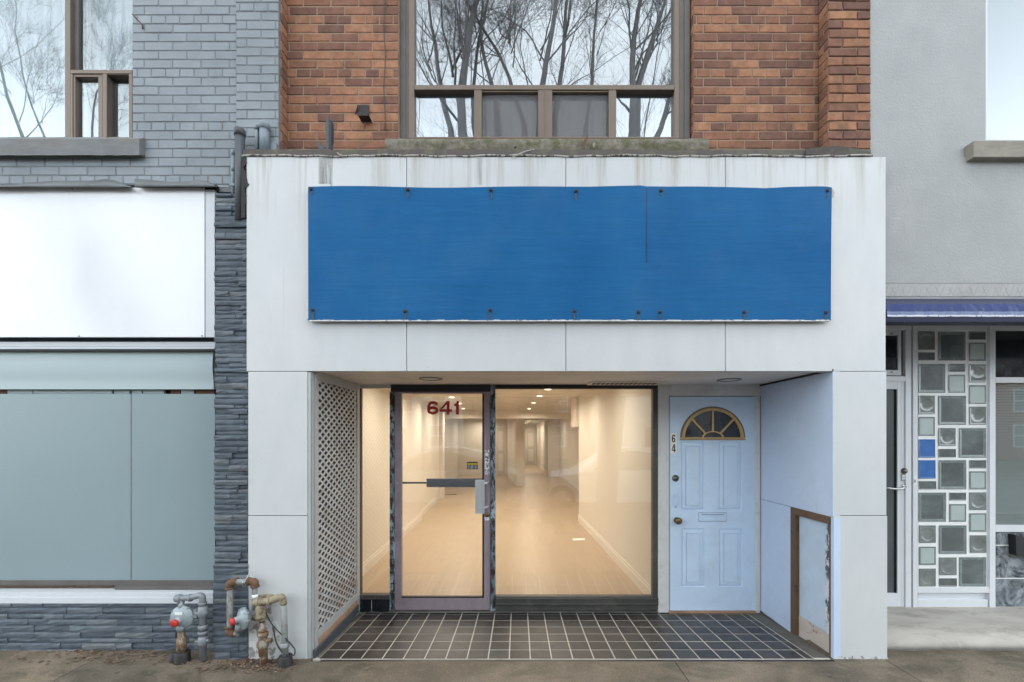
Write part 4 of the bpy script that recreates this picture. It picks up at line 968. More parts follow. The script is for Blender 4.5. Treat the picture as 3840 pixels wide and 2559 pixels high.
q.prism([(X(a, .13), Z(b, .13)) for a, b in ((2222, 540), (2229, 533), (2232, 540), (2226, 556))], .130, .134, 1)
tag(q.build('dead_leaf', [M['rust'], M['sill_tan']]), 'curled brown dead leaf stuck upright on the mossy sill', 'leaf')

# ================================================================== GREY PAINTED BRICK BUILDING (left)
GW = .12
grey_b = thing('grey_building', (X(440, GW), GW, 0), 'grey painted brick shop building with blank white sign and slate stone pier', 'building')
mb = MB(); gc = 33.45 * (GW + D) / F; pierx = X(888, GW)
gw_x1, gw_z0 = X(496, GW), Z(519, GW)
brickwork(mb, -5.6, pierx, Z(705, GW), TOPZ, Z(23.4, GW), gc, .2125, .0048, .0032, lambda u, v, d: (u, GW + .0032 - d, v), 6, 2, [(-9, gw_x1, gw_z0, 9)], uoff=.042, jit=.0016)
mb.box(gw_x1, pierx, GW + .0034, GW + .25, Z(720, GW), TOPZ, 1); mb.box(-5.6, gw_x1 - .0005, GW + .0034, GW + .25, Z(720, GW), gw_z0, 1)
mb.build('brick_wall', [M['brick_grey'], M['mortar_grey']], grey_b)
mb = MB(); gp = GW - .010
brickwork(mb, pierx, X(1044, gp), Z(800, gp), TOPZ, Z(10.5, gp), gc, .2125, .0048, .0032, lambda u, v, d: (u, gp + .0032 - d, v), 99, 1, uoff=.08, jit=.0016)
mb.box(pierx + .0005, X(1044, gp), gp + .0034, GW + .25, Z(720, GW), TOPZ, 1)
mb.build('brick_pier', [M['brick_grey'], M['mortar_grey']], grey_b)
mb = MB(); mb.box(-5.7, X(1044, GW) - .12, GW + .26, 8, TOPZ + .002, 7.0); mb.box(-5.7, -2.65, .9, 8.0, 0, TOPZ)
mb.build('building_body', M['room_dark'], grey_b)
# sill
mb = MB(); sy = .068; rows = []; n_ = 50
for (py, Y) in ((584, GW + .01), (582.5, sy + .001), (550, sy), (520, sy + .001), (518.5, sy + .005), (513, GW + .14)):
    rows.append([(-5.6 + (X(522, sy) + 5.6) * i / n_, Y + R.uniform(-.001, .001), Z(py, sy if Y < .1 else Y) + R.uniform(-.001, .001)) for i in range(n_ + 1)])
mb.grid(rows, 0, False); e = [r[-1] for r in rows]; mb.face(e)
mb.build('window_sill', M['sill_grey'], grey_b)
# upstairs window
mb = MB(); gf, gg = .17, .215
def gb(a, b, c, d, Yf=gf, Yb=gg + .03, mi=0): mb.pbox(a, b, c, d, Yf, Yb, mi)
gb(243, -560, 263, 519); gb(263.2, -560, 294, 262, gf + .03, gg + .05, 1); gb(263.2, 262, 495, 276, gf - .002)
gb(263.2, 276.2, 272, 519); gb(274, 278, 282, 519, gf + .006); gb(282.2, 278, 368, 289, gf + .006); gb(368.2, 278, 384, 519, gf + .006); gb(384.2, 276.2, 400, 519, gf)
gb(483, 276.2, 496, 519, gf); gb(400.2, 276.2, 482.8, 281, gf + .004)
gwin = mb.build('window', [M['bronze'], M['bronze_dark']], grey_b, bevel=.002)
pane('glass_pane', -1300, -560, 245, 519, gg, M['soft_glass'], gwin); pane('glass_pane', 292, -560, 500, 264, gg + .004, M['soft_glass'], gwin); pane('glass_pane', 280, 287, 370, 519, gg - .01, M['soft_glass'], gwin); pane('glass_pane', 398, 280, 486, 519, gg + .004, M['soft_glass'], gwin)
pane('inner_sheet', 400, 281, 484, 518, gg + .03, plain('dim_teal_sheet', (.10, .135, .14), .6), gwin, .003)
mb = MB(); cY = .34
def fold(i): return .018 * math.sin(i * .55) + .010 * math.sin(i * 1.31 + 1) + .006 * math.sin(i * 2.7)
rows = [[(-5.6 + (X(520, cY) + 5.6) * i / 260, cY + fold(i), z) for i in range(261)] for z in (Z(530, cY), TOPZ + .2)]
mb.grid(rows, 0, True); mb.build('curtain', M['curtain'], gwin)
mb = MB(); mb.box(-5.7, X(560, .5), .46, .5, Z(560, .5), TOPZ); mb.build('room_backing', M['room_dark'], grey_b)
# crumpled flashing over the sign
def flashing(top_pts, bot_py):
    q = MB(); rows = [[], [], [], []]
    for (a, b) in top_pts:
        h = (b, b + (bot_py - b) * .25, b + (bot_py - b) * .7, bot_py); ys_ = (GW - .01, GW - .03, GW - .085, GW - .075)
        for r, (py, Y) in enumerate(zip(h, ys_)): rows[r].append((X(a, Y), Y, Z(py, Y)))
    q.grid(rows[::-1], 0, True); return q.build('flashing', M['flash_grey'], grey_b)
def interp(pts, n=40):
    out = []
    for i in range(n + 1):
        x = pts[0][0] + (pts[-1][0] - pts[0][0]) * i / n
        for a, b in zip(pts[:-1], pts[1:]):
            if a[0] <= x <= b[0]:
                t = (x - a[0]) / (b[0] - a[0]); t = t * t * (3 - 2 * t); out.append((x, a[1] + (b[1] - a[1]) * t)); break
    return out
k_ = 860 / 2353
flashing(interp([(x * k_ if x > 0 else x, 640 + y * k_) for x, y in ((-700, 150), (0, 140), (170, 140), (300, 120), (590, 105), (900, 103), (1100, 88), (1150, 97), (1345, 157))]), 704)
flashing(interp([(x * k_, 640 + y * k_) for x, y in ((1380, 84), (1500, 93), (1720, 113), (1930, 110), (2020, 94), (2100, 100), (2170, 128), (2235, 168))], 30), 702)
mb = MB(); mb.box(-5.6, X(815, .10), .09, GW, Z(712, .09), Z(694, .09)); mb.build('flashing_gap', M['void'], grey_b)
# trim bands, shop window, stone base
mb = MB(); ty_ = .125
mb.box(-5.6, X(801, ty_), .20, .26, Z(1290, .2), Z(1262, .2), 1); mb.box(-5.6, X(803, ty_), ty_ + .012, .26, Z(1299, ty_), Z(1281, ty_)); mb.box(-5.6, X(803, ty_), ty_ + .004, .26, Z(1309, ty_), Z(1300.2, ty_)); mb.box(-5.6, X(803, ty_), ty_ + .02, .26, Z(1314, ty_), Z(1309.2, ty_), 1)
mb.build('trim_band', [M['white_trim'], M['conduit']], grey_b, bevel=.002)
SWY = .20
mb = MB()
mb.box(-5.6, X(806, SWY), SWY - .01, SWY + .06, Z(2194, SWY), Z(2176, SWY), 0); mb.box(X(437, SWY), X(806, SWY), SWY - .014, SWY + .06, Z(2210, SWY), Z(2194.2, SWY), 0); mb.box(-5.6, X(436, SWY), SWY + .02, SWY + .06, Z(2206, SWY), Z(2197, SWY), 3)
mb.box(-5.6, X(806, SWY), SWY + .005, SWY + .06, Z(2224, SWY), Z(2210.2, SWY), 2)
mb.box(-5.6, X(803, .13), .125, SWY + .06, Z(2238, .13), Z(2223, .13), 1); mb.box(-5.6, X(803, .13), .118, SWY + .06, Z(2262, .13), Z(2238.2, .13), 1)
gsw = mb.build('shop_window', [M['bronze_dark'], M['white_trim'], M['jamb'], M['hatch_brown']], grey_b, bevel=.002)
pane('frosted_panel', -900, 1478, 489, 2178, SWY, M['frost'], gsw); pane('frosted_panel', 491, 1478, 806, 2178, SWY, M['frost'], gsw)
mb = MB(); mb.pbox(488.5, 1478, 491.5, 2196, SWY - .003, SWY + .004); mb.build('glazing_seam', M['pipe_grey'], gsw)
mb = MB(); rows = []          # roller blind cassette, rounded front
for k in range(15):
    a = k / 14; py = 1314 + (1461 - 1314) * a; yb = SWY - .012 - .012 * math.sin(math.pi * min(1, a * 1.25)) * (1 if a < .62 else max(0, 1 - (a - .62) * 1.2))
    rows.append([(-5.6, yb, Z(py, SWY)), (X(805, SWY), yb, Z(py, SWY))])
mb.grid(rows[::-1], 0, True); mb.box(-5.6, X(805, SWY), SWY + .0, SWY + .05, Z(1461, SWY), Z(1314, SWY)); mb.build('roller_blind', M['blind_teal'], gsw)
mb = MB(); mb.box(-5.6, X(806, SWY), SWY + .055, SWY + .09, Z(1480, SWY), Z(1458, SWY), 0)
for (a, b, mi) in ((28, 122, 1), (126, 420, 1), (428, 485, 1), (494, 532, 1), (536, 615, 1), (680, 728, 1), (0, 26, 2), (640, 676, 2), (735, 803, 2)): mb.pbox(a, 1464, b, 1477, SWY + .03, SWY + .05, mi)
mb.build('blind_rail', [M['void'], M['blind_teal'], M['rust']], gsw)
mb = MB(); mb.box(-5.6, X(830, .3), .29, .34, 0, 2.6); mb.build('shop_backing', M['room_dark'], grey_b)

def ledgestones(mb, x0, x1, z0, z1, yf, rowh, lmin, lmax, jx=0.0, dep=.016):
    z = z0
    while z < z1 - .004:
        h = rowh * R.uniform(.78, 1.22); zz = min(z + h, z1); x = x0
        while x < x1 - .003:
            L = R.uniform(lmin, lmax); xe = min(x + L, x1)
            if x1 - xe < lmin * .4: xe = x1
            y = yf + R.uniform(0, dep); a0 = x - (R.uniform(0, jx) if x == x0 else 0)
            # split face: a little relief grid
            t = (R.choice([R.uniform(.1, .75), R.uniform(.2, .6), R.uniform(.6, 1)]), .5, .5); n_ = max(2, int((xe - a0) / .05)); rws = []
            for q_ in range(4):
                f = q_ / 3; e_ = .004 if q_ in (0, 3) else 0
                rws.append([(a0 + (xe - a0) * i / n_, y + e_ + R.uniform(-.0025, .0025), z + .0008 + (zz - z - .0016) * f) for i in range(n_ + 1)])
            n0 = mb.grid(rws, 0, False, t)
            b0 = [(a0, yf + .05, z + .0008), (xe, yf + .05, z + .0008), (xe, yf + .05, zz - .0008), (a0, yf + .05, zz - .0008)]
            mb.face([b0[0], b0[1], rws[0][-1], rws[0][0]], 0, False, t); mb.face([rws[3][0], rws[3][-1], b0[2], b0[3]], 0, False, t)
            mb.face([b0[3], b0[0]] + [r[0] for r in rws], 0, False, t); mb.face([b0[1], b0[2]] + [r[-1] for r in rws[::-1]], 0, False, t)
            x = xe
        z = zz
mb = MB(); ledgestones(mb, -5.6, X(803, .12), -.03, Z(2262, .12), .112, .042, .10, .34); mb.build('stone_base', M['ledge'], grey_b)
mb = MB(); px0_, px1_ = X(804, .0), X(925, .0)
ledgestones(mb, px0_, px1_, Z(2113, 0), Z(722, 0), .004, .0385, .06, .26, .012, .02)
ledgestones(mb, px0_ - .004, px1_ + .012, -.03, Z(2115, 0), -.012, .05, .12, .3, .002, .010)
mb.box(px0_ + .002, px1_, .05, .35, -.03, Z(722, 0)); mb.build('stone_pier', M['ledge'], grey_b)
# white sign of the grey shop
ws = thing('white_sign', (X(380, .1), .1, Z(985, .1)), 'wide blank glossy white sign panel above the frosted shop window', 'sign')
mb = MB(); wy = .085
mb.box(-5.6, X(767, wy), wy, wy + .025, Z(1265, wy), Z(704, wy)); mb.build('panel', M['white_sign'], ws, bevel=.002)
mb = MB(); mb.box(X(768, wy), X(803, wy), wy + .006, wy + .03, Z(1264, wy), Z(704, wy)); mb.build('side_strip', M['white_trim'], ws)
for (px, py) in ((273, 711), (757, 707), (297, 1261), (758, 1260)):
    q = MB(); q.lathe((X(px, wy), wy, Z(py, wy)), (0, -1, 0), [(0, .0055), (.003, .0055), (.004, .003), (.0042, 0)], 10); q.build('screw', M['pipe_grey'], ws)

# pipes on the grey pier and by the fascia
def pipe_thing(name, label, cat, segs, m, group=None, base=None, capm=None):
    q = MB()
    for (pts, r) in segs: q.tube(pts, r, 16)
    return tag(q.build(name, m), label, cat, group)
cy_ = .03
q = MB(); q.tube([(X(900, cy_), cy_, Z(830, cy_)), (X(900, cy_), cy_, Z(506, cy_))], .033, 20); q.lathe((X(899.5, cy_), cy_, Z(512, cy_)), (0, 0, 1), [(0, .033), (0, .0375), (.045, .0375), (.051, .033), (.053, 0)], 20)
tag(q.build('conduit', M['conduit']), 'thick capped dark grey pipe standing between stone pier and white fascia', 'pipe')
q = MB(); y_ = .05; q.tube([(X(875, y_), y_, Z(760, y_)), (X(875, y_), y_, Z(565, y_))], .0125, 14)
for py in (580, 640): q.lathe((X(875, y_), y_, Z(py, y_)), (0, 0, 1), [(-.008, .0125), (-.008, .015), (.030, .015), (.032, .0125)], 14)
q.box(X(866, y_), X(884, y_), y_ - .016, GW - .02, Z(701, y_), Z(692, y_))
tag(q.build('conduit', M['conduit_light']), 'thin jointed grey conduit just left of the thick dark pipe', 'pipe')
q = MB(); y_ = .075; q.tube([(X(964, y_), y_, Z(575, y_)), (X(964, y_), y_, Z(470, y_))], .0135, 14); q.lathe((X(964, y_), y_, Z(488, y_)), (0, 0, 1), [(0, .0135), (0, .0165), (.036, .0165), (.040, .013), (.041, 0)], 14)
tag(q.build('conduit', M['conduit_light']), 'slim capped grey pipe on the grey brick pier above the coping', 'pipe')
q = MB(); y_ = .065; q.tube([(X(992, y_), y_, Z(575, y_)), (X(992, y_), y_, Z(466, y_))], .033, 18); q.lathe((X(992, y_), y_, Z(488, y_)), (0, 0, 1), [(0, .033), (0, .038), (.038, .038), (.048, .034), (.054, .02), (.055, 0)], 18); q.box(X(1003, y_), X(1030, y_), .085, GW - .02, Z(572, y_), Z(527, y_))
tag(q.build('conduit', M['conduit_light']), 'fat capped grey pipe beside the brown brick return above the coping', 'pipe')
q = MB(); q.tube([(X(513, .10), .06, Z(72, .10)), (X(532, .11), GW - .004, Z(92, .11)), (X(533, .11), GW - .006, Z(106, .11))], .005, 8)
tag(q.build('iron_hook', M['rust']), 'small rusty hook in the grey painted brick beside the upstairs window', 'hook')

# ================================================================== GAS REGULATORS at the foot of the left pier
def zp(zx, zy, Y): px, py = 600 + zx / 3.4167, 2100 + zy / 3.4167; return Vector((X(px, Y), Y, Z(py, Y)))
def collar(mb, p, d, r, L, mi=0):
    d = Vector(d).normalized(); mb.lathe(Vector(p) - d * L / 2, d, [(0, r * .8), (0, r), (L * .3, r * 1.06), (L * .7, r * 1.06), (L, r), (L, r * .8)], 16, mi)
reg1 = thing('gas_regulator', tuple(zp(280, 1300, -.05)), 'grey gas regulator with red cap and white label before the dark stone base', 'gas regulator', 'gas regulators by the stone pier')
yy = -.04
q = MB(); q.tube([zp(280, 1290, yy), zp(275, 890, yy)], .023, 16); q.lathe(zp(278, 1100, yy), (0, 0, 1), [(-.03, .027), (-.03, .031), (.06, .031), (.06, .024)], 16); q.build('lower_pipe', M['pipe_rust'], reg1)
q = MB(); q.lathe(zp(285, 1310, yy), (0, 0, 1), [(-.01, .052), (.07, .048), (.075, .046), (.076, .026)], 20); q.lathe(zp(180, 1230, yy), (0, 0, 1), [(-.03, .03), (.02, .028), (.024, .0)], 14); q.build('rubber_sleeve', M['black_rubber'], reg1)
q = MB(); c = zp(285, 735, yy - .01)
q.lathe(c, (0, -1, 0), [(-.045, .03), (-.03, .066), (-.012, .074), (-.010, .081), (.006, .081), (.008, .074), (.022, .062), (.030, .040), (.034, .0)], 32)
for k in range(8): a = k * math.pi / 4 + .2; q.cyl(c + Vector((.077 * math.cos(a), -.012, .077 * math.sin(a))), c + Vector((.077 * math.cos(a), .014, .077 * math.sin(a))), .0065, 8)
q.tube([c + Vector((0, -.005, -.05)), zp(270, 905, yy)], .025, 16); q.tube([c + Vector((-.01, 0, .05)), zp(275, 520, yy)], .018, 14); q.lathe(zp(270, 870, yy), (0, 0, 1), [(-.012, .026), (-.012, .029), (.014, .029), (.014, .025)], 6)
q.lathe(c + Vector((-.006, -.02, -.012)), (-.25, -1, -.25), [(0, .026), (.022, .024), (.024, .02)], 20)
q.build('regulator_body', M['reg_grey'], reg1)
q = MB(); q.lathe(c + Vector((-.012, -.042, -.018)), (-.25, -1, -.25), [(0, .024), (.004, .027), (.020, .027), (.023, .024), (.024, 0)], 20); q.build('red_cap', M['red_cap'], reg1)
q = MB(); q.box(c.x - .030, c.x + .022, c.y - .0325, c.y - .026, c.z + .028, c.z + .046); q.build('label_plate', M['white_label'], reg1)
q = MB(); pts = fillet([zp(275, 560, yy), zp(255, 492, yy), zp(400, 485, yy), zp(545, 440, yy), zp(555, 1285, yy)], .05, 8); q.tube(pts, .021, 16)
q.lathe(zp(190, 492, yy), (1, 0, -.02), [(0, .0), (0, .018), (.01, .026), (.03, .030), (.045, .027), (.05, .022)], 18)
collar(q, zp(255, 490, yy), (1, 0, 0), .026, .014); collar(q, zp(390, 486, yy), (1, 0, .1), .026, .016); collar(q, zp(546, 560, yy), (0, 0, 1), .026, .018); collar(q, zp(552, 860, yy), (0, 0, 1), .030, .03); collar(q, zp(553, 930, yy), (0, 0, 1), .032, .02)
q.build('pipe', M['pipe_grey'], reg1)
q = MB(); v = zp(550, 680, yy); q.lathe(v, (0, 0, -1), [(-.05, .022), (-.045, .03), (.0, .034), (.025, .030), (.03, .022)], 16); q.tube([v + Vector((0, 0, 0)), v + Vector((-.045, -.005, .0))], .020, 12); q.box(v.x - .055, v.x - .03, v.y - .02, v.y + .02, v.z - .03, v.z + .03); q.tube([v, v + Vector((.035, -.01, .005))], .011, 10)
q.build('valve', M['pipe_grey'], reg1); q = MB()
v2 = zp(553, 1030, yy); q.lathe(v2, (0, 0, -1), [(-.03, .022), (-.02, .032), (.02, .034), (.035, .024)], 16); q.tube([v2 + Vector((-.05, -.01, -.01)), v2, v2 + Vector((.05, -.01, 0))], .010, 10)
q.build('valve', M['pipe_grey'], reg1)

reg2 = thing('gas_regulator', tuple(zp(1300, 1250, -.08)), 'grey gas regulator with red cap amid rusty brassy pipes against the white pillar', 'gas regulator', 'gas regulators by the stone pier')
yy = -.065
loop = fillet([zp(1010, 945, yy), zp(895, 930, yy), zp(895, 285, yy), zp(1215, 275, yy), zp(1215, 640, yy)], .035, 6)
q = MB(); q.tube(loop, .0195, 16)
q.build('pipe', M['pipe_paint'], reg2)
for pts, cs in (([zp(890, 375, yy), zp(893, 290, yy), zp(985, 280, yy)], ((zp(890, 365, yy), (0, 0, 1)), (zp(975, 280, yy), (1, 0, 0)))), ([zp(1130, 277, yy), zp(1218, 280, yy), zp(1218, 345, yy)], ((zp(1140, 277, yy), (1, 0, 0)), (zp(1218, 340, yy), (0, 0, 1)))), ([zp(892, 850, yy), zp(895, 935, yy), zp(955, 945, yy)], ((zp(892, 860, yy), (0, 0, 1)),))):
    q = MB(); q.tube(fillet(pts, .03, 8), .0255, 16)
    for p, d in cs: collar(q, p, d, .028, .014)
    q.build('elbow', M['rust'], reg2)
q = MB(); q.tube([zp(1217, 440, yy), zp(1217, 490, yy)], .0208, 16); q.build('label_band', M['white_label'], reg2)
q = MB(); c = zp(1055, 755, yy - .03); ax = Vector((-.62, -.75, .05))
q.lathe(c, ax, [(-.045, .03), (-.030, .060), (-.014, .070), (-.012, .076), (.002, .076), (.004, .064), (.016, .058), (.022, .024), (.05, .021), (.052, 0)], 28)
axn = ax.normalized(); uu = axn.cross(Vector((0, 0, 1))).normalized(); vv = axn.cross(uu)
for k in range(8): a = k * math.pi / 4; pc = c + (uu * math.cos(a) + vv * math.sin(a)) * .071; q.cyl(pc + axn * .010, pc - axn * .020, .006, 8)
q.tube([c + Vector((-.01, -.01, -.03)), zp(1010, 900, yy)], .026, 14); q.tube([c + axn * -.03, zp(1240, 745, yy + .01)], .018, 12)
q.build('regulator_body', M['reg_grey'], reg2)
q = MB(); q.lathe(c + ax.normalized() * .048 + Vector((-.005, 0, -.005)), ax, [(0, .020), (.002, .0235), (.020, .0235), (.022, .02), (.023, 0)], 18); q.build('red_cap', M['red_cap'], reg2)
q = MB(); ys_ = -.085
q.tube(fillet([zp(1300, 560, ys_), zp(1240, 545, ys_), zp(1400, 530, ys_), zp(1560, 470, ys_), zp(1582, 540, ys_), zp(1580, 570, ys_)], .035, 8), .0245, 16)
q.tube(fillet([zp(1225, 545, ys_ + .02), zp(1225, 500, ys_ + .05), zp(1420, 475, ys_ + .075), zp(1425, 470, ys_ + .10)], .03, 6), .023, 14)
collar(q, zp(1262, 543, ys_), (1, 0, .05), .030, .015); collar(q, zp(1402, 530, ys_), (1, 0, .15), .030, .015)
q.lathe(zp(1200, 545, ys_), (1, 0, 0), [(-.006, 0), (-.004, .018), (.006, .026), (.03, .027)], 16)
q.lathe(zp(1290, 620, ys_), (0, 0, -1), [(-.025, .026), (-.01, .031), (.01, .034), (.04, .030), (.055, .036), (.075, .034), (.08, .024)], 18)
q.tube([zp(1290, 720, ys_), zp(1215, 740, ys_ + .02)], .022, 12); q.tube([zp(1270, 770, ys_), zp(1265, 780, ys_ - .03)], .012, 10)
q.build('top_pipe', M['pipe_brass'], reg2)
q = MB(); q.tube([zp(1308, 800, ys_), zp(1312, 1000, ys_)], .019, 14); collar(q, zp(1312, 900, ys_), (0, 0, 1), .026, .02); q.lathe(zp(1318, 930, ys_), (0, 0, -1), [(-.005, .024), (0, .036), (.025, .036), (.03, .028), (.05, .030), (.075, .040), (.095, .040), (.11, .03), (.16, .026), (.17, .0)], 18)
q.tube([zp(1250, 1080, ys_), zp(1400, 1030, ys_ - .01)], .013, 10); q.lathe(zp(1405, 1030, ys_ - .01), (1, -.2, 0), [(-.004, 0), (-.004, .016), (.012, .016), (.012, 0)], 8)
q.tube([zp(1325, 1100, ys_ + .01), zp(1330, 1330, ys_ + .01)], .026, 12)
q.build('riser', M['pipe_rust'], reg2)
q = MB(); q.tube([zp(1580, 545, ys_), zp(1592, 800, ys_), zp(1606, 1240, ys_)], .0215, 16); collar(q, zp(1600, 1090, ys_), (0, 0, 1), .030, .035); q.build('downpipe', M['pipe_paint'], reg2)
q = MB(); q.lathe(zp(1610, 1370, ys_), (0, 0, 1), [(-.01, .048), (.075, .044), (.08, .042), (.08, .026)], 20); q.build('rubber_sleeve', M['black_rubber'], reg2)
q = MB(); yb_ = -.10; q.tube(fillet([zp(1350, 670, yb_ + .06), zp(1440, 840, yb_), zp(1560, 960, yb_), zp(1660, 1060, yb_), zp(1735, 1150, yb_), zp(1725, 1225, yb_), zp(1660, 1240, yb_), zp(1560, 1190, yb_), zp(1490, 1070, yb_), zp(1450, 890, yb_), zp(1445, 845, yb_ - .004)], .04, 5), .0042, 8)
tag(q.build('black_cable', M['black_rubber']), 'looped black cable hanging over the chipped grey downpipe by the left pillar', 'cable')
q = MB(); A, B = zp(1165, 150, -.03), zp(1080, 295, -.09)
for k in range(9):
    p = A.lerp(B, (k + .5) / 9); d = (B - A).normalized(); sd = Vector((0, 1, 0)).cross(d).normalized() if k % 2 else Vector((0, 1, 0)); L = (B - A).length / 9 * .72
    q.tube([p + d * L * math.cos(a) * 1.0 + sd * .0055 * math.sin(a) for a in [2 * math.pi * i / 10 for i in range(11)]], .0028, 6, cap=False)
q.tube([B + Vector((0, .024 * math.cos(a), .024 * math.sin(a))) for a in [2 * math.pi * i / 14 for i in range(15)]], .002, 6, cap=False)
tag(q.build('chain', M['chain']), 'short steel chain tied from the stone pier to the rusty pipe loop', 'chain')
# bare plaster and rubble behind the pipes
q = MB(); q.prism([(X(600 + a / 3.4167, 0), Z(2100 + b / 3.4167, 0)) for a, b in ((1150, 1270), (1140, 900), (1230, 820), (1330, 640), (1420, 600), (1440, 740), (1500, 820), (1530, 900), (1540, 1000), (1600, 1080), (1560, 1180), (1480, 1290))], -.004, .002)
q.build('bare_plaster', peeling('flaking_white_plaster', (.52, .54, .55), (.27, .265, .25), .46, 11, (1, 1, 1), .85), brick_b)

# ================================================================== STUCCO BUILDING (right)
st_b = thing('stucco_building', (X(3600, GW), GW, 0), 'grey stucco building with navy valance, glass block panel and white framed door', 'building')
mb = MB(); sxl = X(3262, GW)
mb.box(sxl, X(3697, .13), .13, .45, Z(590, .13), TOPZ + 1.5); mb.box(X(3697, .13) + .0005, 6, .13, .45, Z(590, .13), Z(526, .13)); mb.box(sxl + .002, 6, GW - .006, .45, Z(1064, GW), Z(590.5, GW))
mb.build('stucco_wall', M['stucco'], st_b, bevel=.003)
mb = MB(); mb.box(sxl + .003, 6, GW - .004, .45, Z(1113, GW), Z(1064.3, GW), 0)
for k in range(60):
    px = 3310 + k * 21.5 + R.uniform(-5, 5); a = R.uniform(8, 18)
    mb.prism([(X(px, GW), Z(1112, GW)), (X(px + 2.2, GW), Z(1112, GW)), (X(px + a + 14, GW), Z(1058, GW)), (X(px + a + 13, GW), Z(1058, GW))], GW - .0052, GW - .0035, 1)
    if k % 2: mb.prism([(X(px + 22, GW), Z(1112, GW)), (X(px + 24, GW), Z(1112, GW)), (X(px + 6, GW), Z(1076, GW)), (X(px + 5, GW), Z(1076, GW))], GW - .0050, GW - .0035, 1)
mb.build('scored_band', [M['stucco_score'], M['score_line']], st_b)
mb = MB(); mb.pbox(3651, 528, 4600, 590, .06, .45); mb.build('window_sill', M['sill_tan'], st_b, bevel=.005)
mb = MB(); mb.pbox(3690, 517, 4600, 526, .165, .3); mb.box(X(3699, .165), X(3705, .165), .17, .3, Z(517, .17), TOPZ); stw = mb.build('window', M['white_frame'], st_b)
pane('glass_pane', 3690, -700, 4600, 518, .20, M['soft_glass'], stw)
mb = MB(); mb.box(X(3670, .3), 6, .30, .32, Z(540, .3), TOPZ + .5); mb.build('blind', plain('pale_window_blind', (.50, .55, .59), .7, 0, .04), stw)
# navy valance
mb = MB(); rows = []; vx0_, vx1_ = X(3326, 0), 6.0; n_ = 110
prof = [(1111, GW - .006, 0), (1115, .055, 2), (1135, .03, 2), (1150, .012, 0), (1165, .005, 0), (1180, .0, 0)]
rip = [.006 * abs(math.sin(i * .85)) + R.uniform(-.002, .002) for i in range(n_ + 1)]
def vrow(py, Y, k=1): return [(vx0_ + (vx1_ - vx0_) * i / n_, Y + rip[i] * k, Z(py, .0)) for i in range(n_ + 1)]
mb.grid([vrow(1136, .03, .5), vrow(1113, .05, 0), vrow(1110, GW, 0)], 2, True); mb.grid([vrow(1182, -.002), vrow(1168, .002)], 3, True); mb.grid([vrow(1168, .002), vrow(1156, .006), vrow(1136, .03, .5)], 0, True); mb.grid([vrow(1188, -.004), vrow(1182, -.0045)], 1, True); mb.grid([vrow(1206, .01, 0), vrow(1188, .002, 0)], 2, False); mb.grid([vrow(1206, .06, 0), vrow(1206, .01, 0)], 2, False)
mb.box(vx0_, vx1_, .06, GW, Z(1206, 0), Z(1113, 0), 2)
mb.build('valance', [M['canopy'], M['canopy_edge'], M['canopy_navy'], plain('faded_blue_vinyl', (.09, .13, .25), .5, 0, .25, 12, .1, 40, (.30, .32, .42), .6, 10, (1.5, 1, .3))], st_b)  # paler blue along the lower band
# recessed front: door, transom, glass blocks, display window
RY = .72; zs_ = Z(1214, RY); zl = Z(2277, RY)
mb = MB(); mb.box(X(3330, 0) + .02, 6, GW + .0, 1.4, zs_, zs_ + .05); mb.box(sxl - .02, X(3327, 0), .31, 1.2, 0, 2.6); mb.box(sxl, 6, 1.4, 1.45, 0, 2.7); mb.build('recess_lining', M['stucco'], st_b)
mb = MB(); mb.box(X(3430, 1.0), 6, .90, 1.39, .1, 2.6); mb.build('room_backing', M['room_dark'], st_b)
mb = MB()
def sb(a, b, c, d, Yf=RY, Yb=RY + .07, mi=0): mb.pbox(a, b, c, d, Yf, Yb, mi)
sb(3200, 1216, 3420, 1238); sb(3396, 1238.2, 3418, 2279); sb(3200, 1411, 3395.8, 1432)
sb(3418.3, 1216, 3423.5, 2279, RY + .03, RY + .07, 1)
sb(3424, 1216, 3442, 2279, RY - .004); sb(3442.2, 1216, 3712, 1239.5, RY + .008); sb(3704, 1239.7, 3711, 2203, RY + .004); sb(3711.3, 1218, 3734, 2279, RY - .006); sb(3442.2, 2203.2, 3711, 2225, RY - .002); sb(3442.2, 2225.2, 3695, 2249, RY + .03); sb(3442.2, 2249.2, 3705, 2279, RY + .002)
sb(3734.2, 1218, 4500, 1238.5, RY); sb(3734.2, 1415, 4500, 1436, RY); sb(3734.2, 1971, 4500, 1996, RY - .004)
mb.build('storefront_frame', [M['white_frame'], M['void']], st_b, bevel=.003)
mb = MB(); mb.pbox(3300, 1238.2, 3395.8, 1411, RY + .03, RY + .06, 1)
mb.pbox(3300, 1240, 3380, 1258, RY + .012, RY + .05); mb.pbox(3368, 1258.2, 3380, 1388, RY + .012, RY + .05); mb.pbox(3300, 1388.2, 3380, 1408, RY + .012, RY + .05); mb.pbox(3300, 1258.2, 3367.8, 1388, RY + .024, RY + .03, 2); mb.pbox(3341, 1249, 3349, 1253, RY + .006, RY + .012, 1); mb.pbox(3341, 1394, 3349, 1398, RY + .006, RY + .012, 1)
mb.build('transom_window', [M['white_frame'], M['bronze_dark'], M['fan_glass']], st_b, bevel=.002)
mb = MB(); LY = RY + .012
mb.pbox(3365.5, 1433, 3396, 2277, LY, LY + .045); mb.pbox(3200, 1433, 3365.3, 1460, LY, LY + .045); mb.pbox(3200, 2226, 3365.3, 2277, LY, LY + .045); mb.pbox(3357.5, 1460.2, 3365.3, 2225.8, LY + .01, LY + .04, 1); mb.pbox(3380, 1433, 3382, 2277, LY - .002, LY)
sd = mb.build('door', [M['white_frame'], M['void']], st_b, bevel=.002)
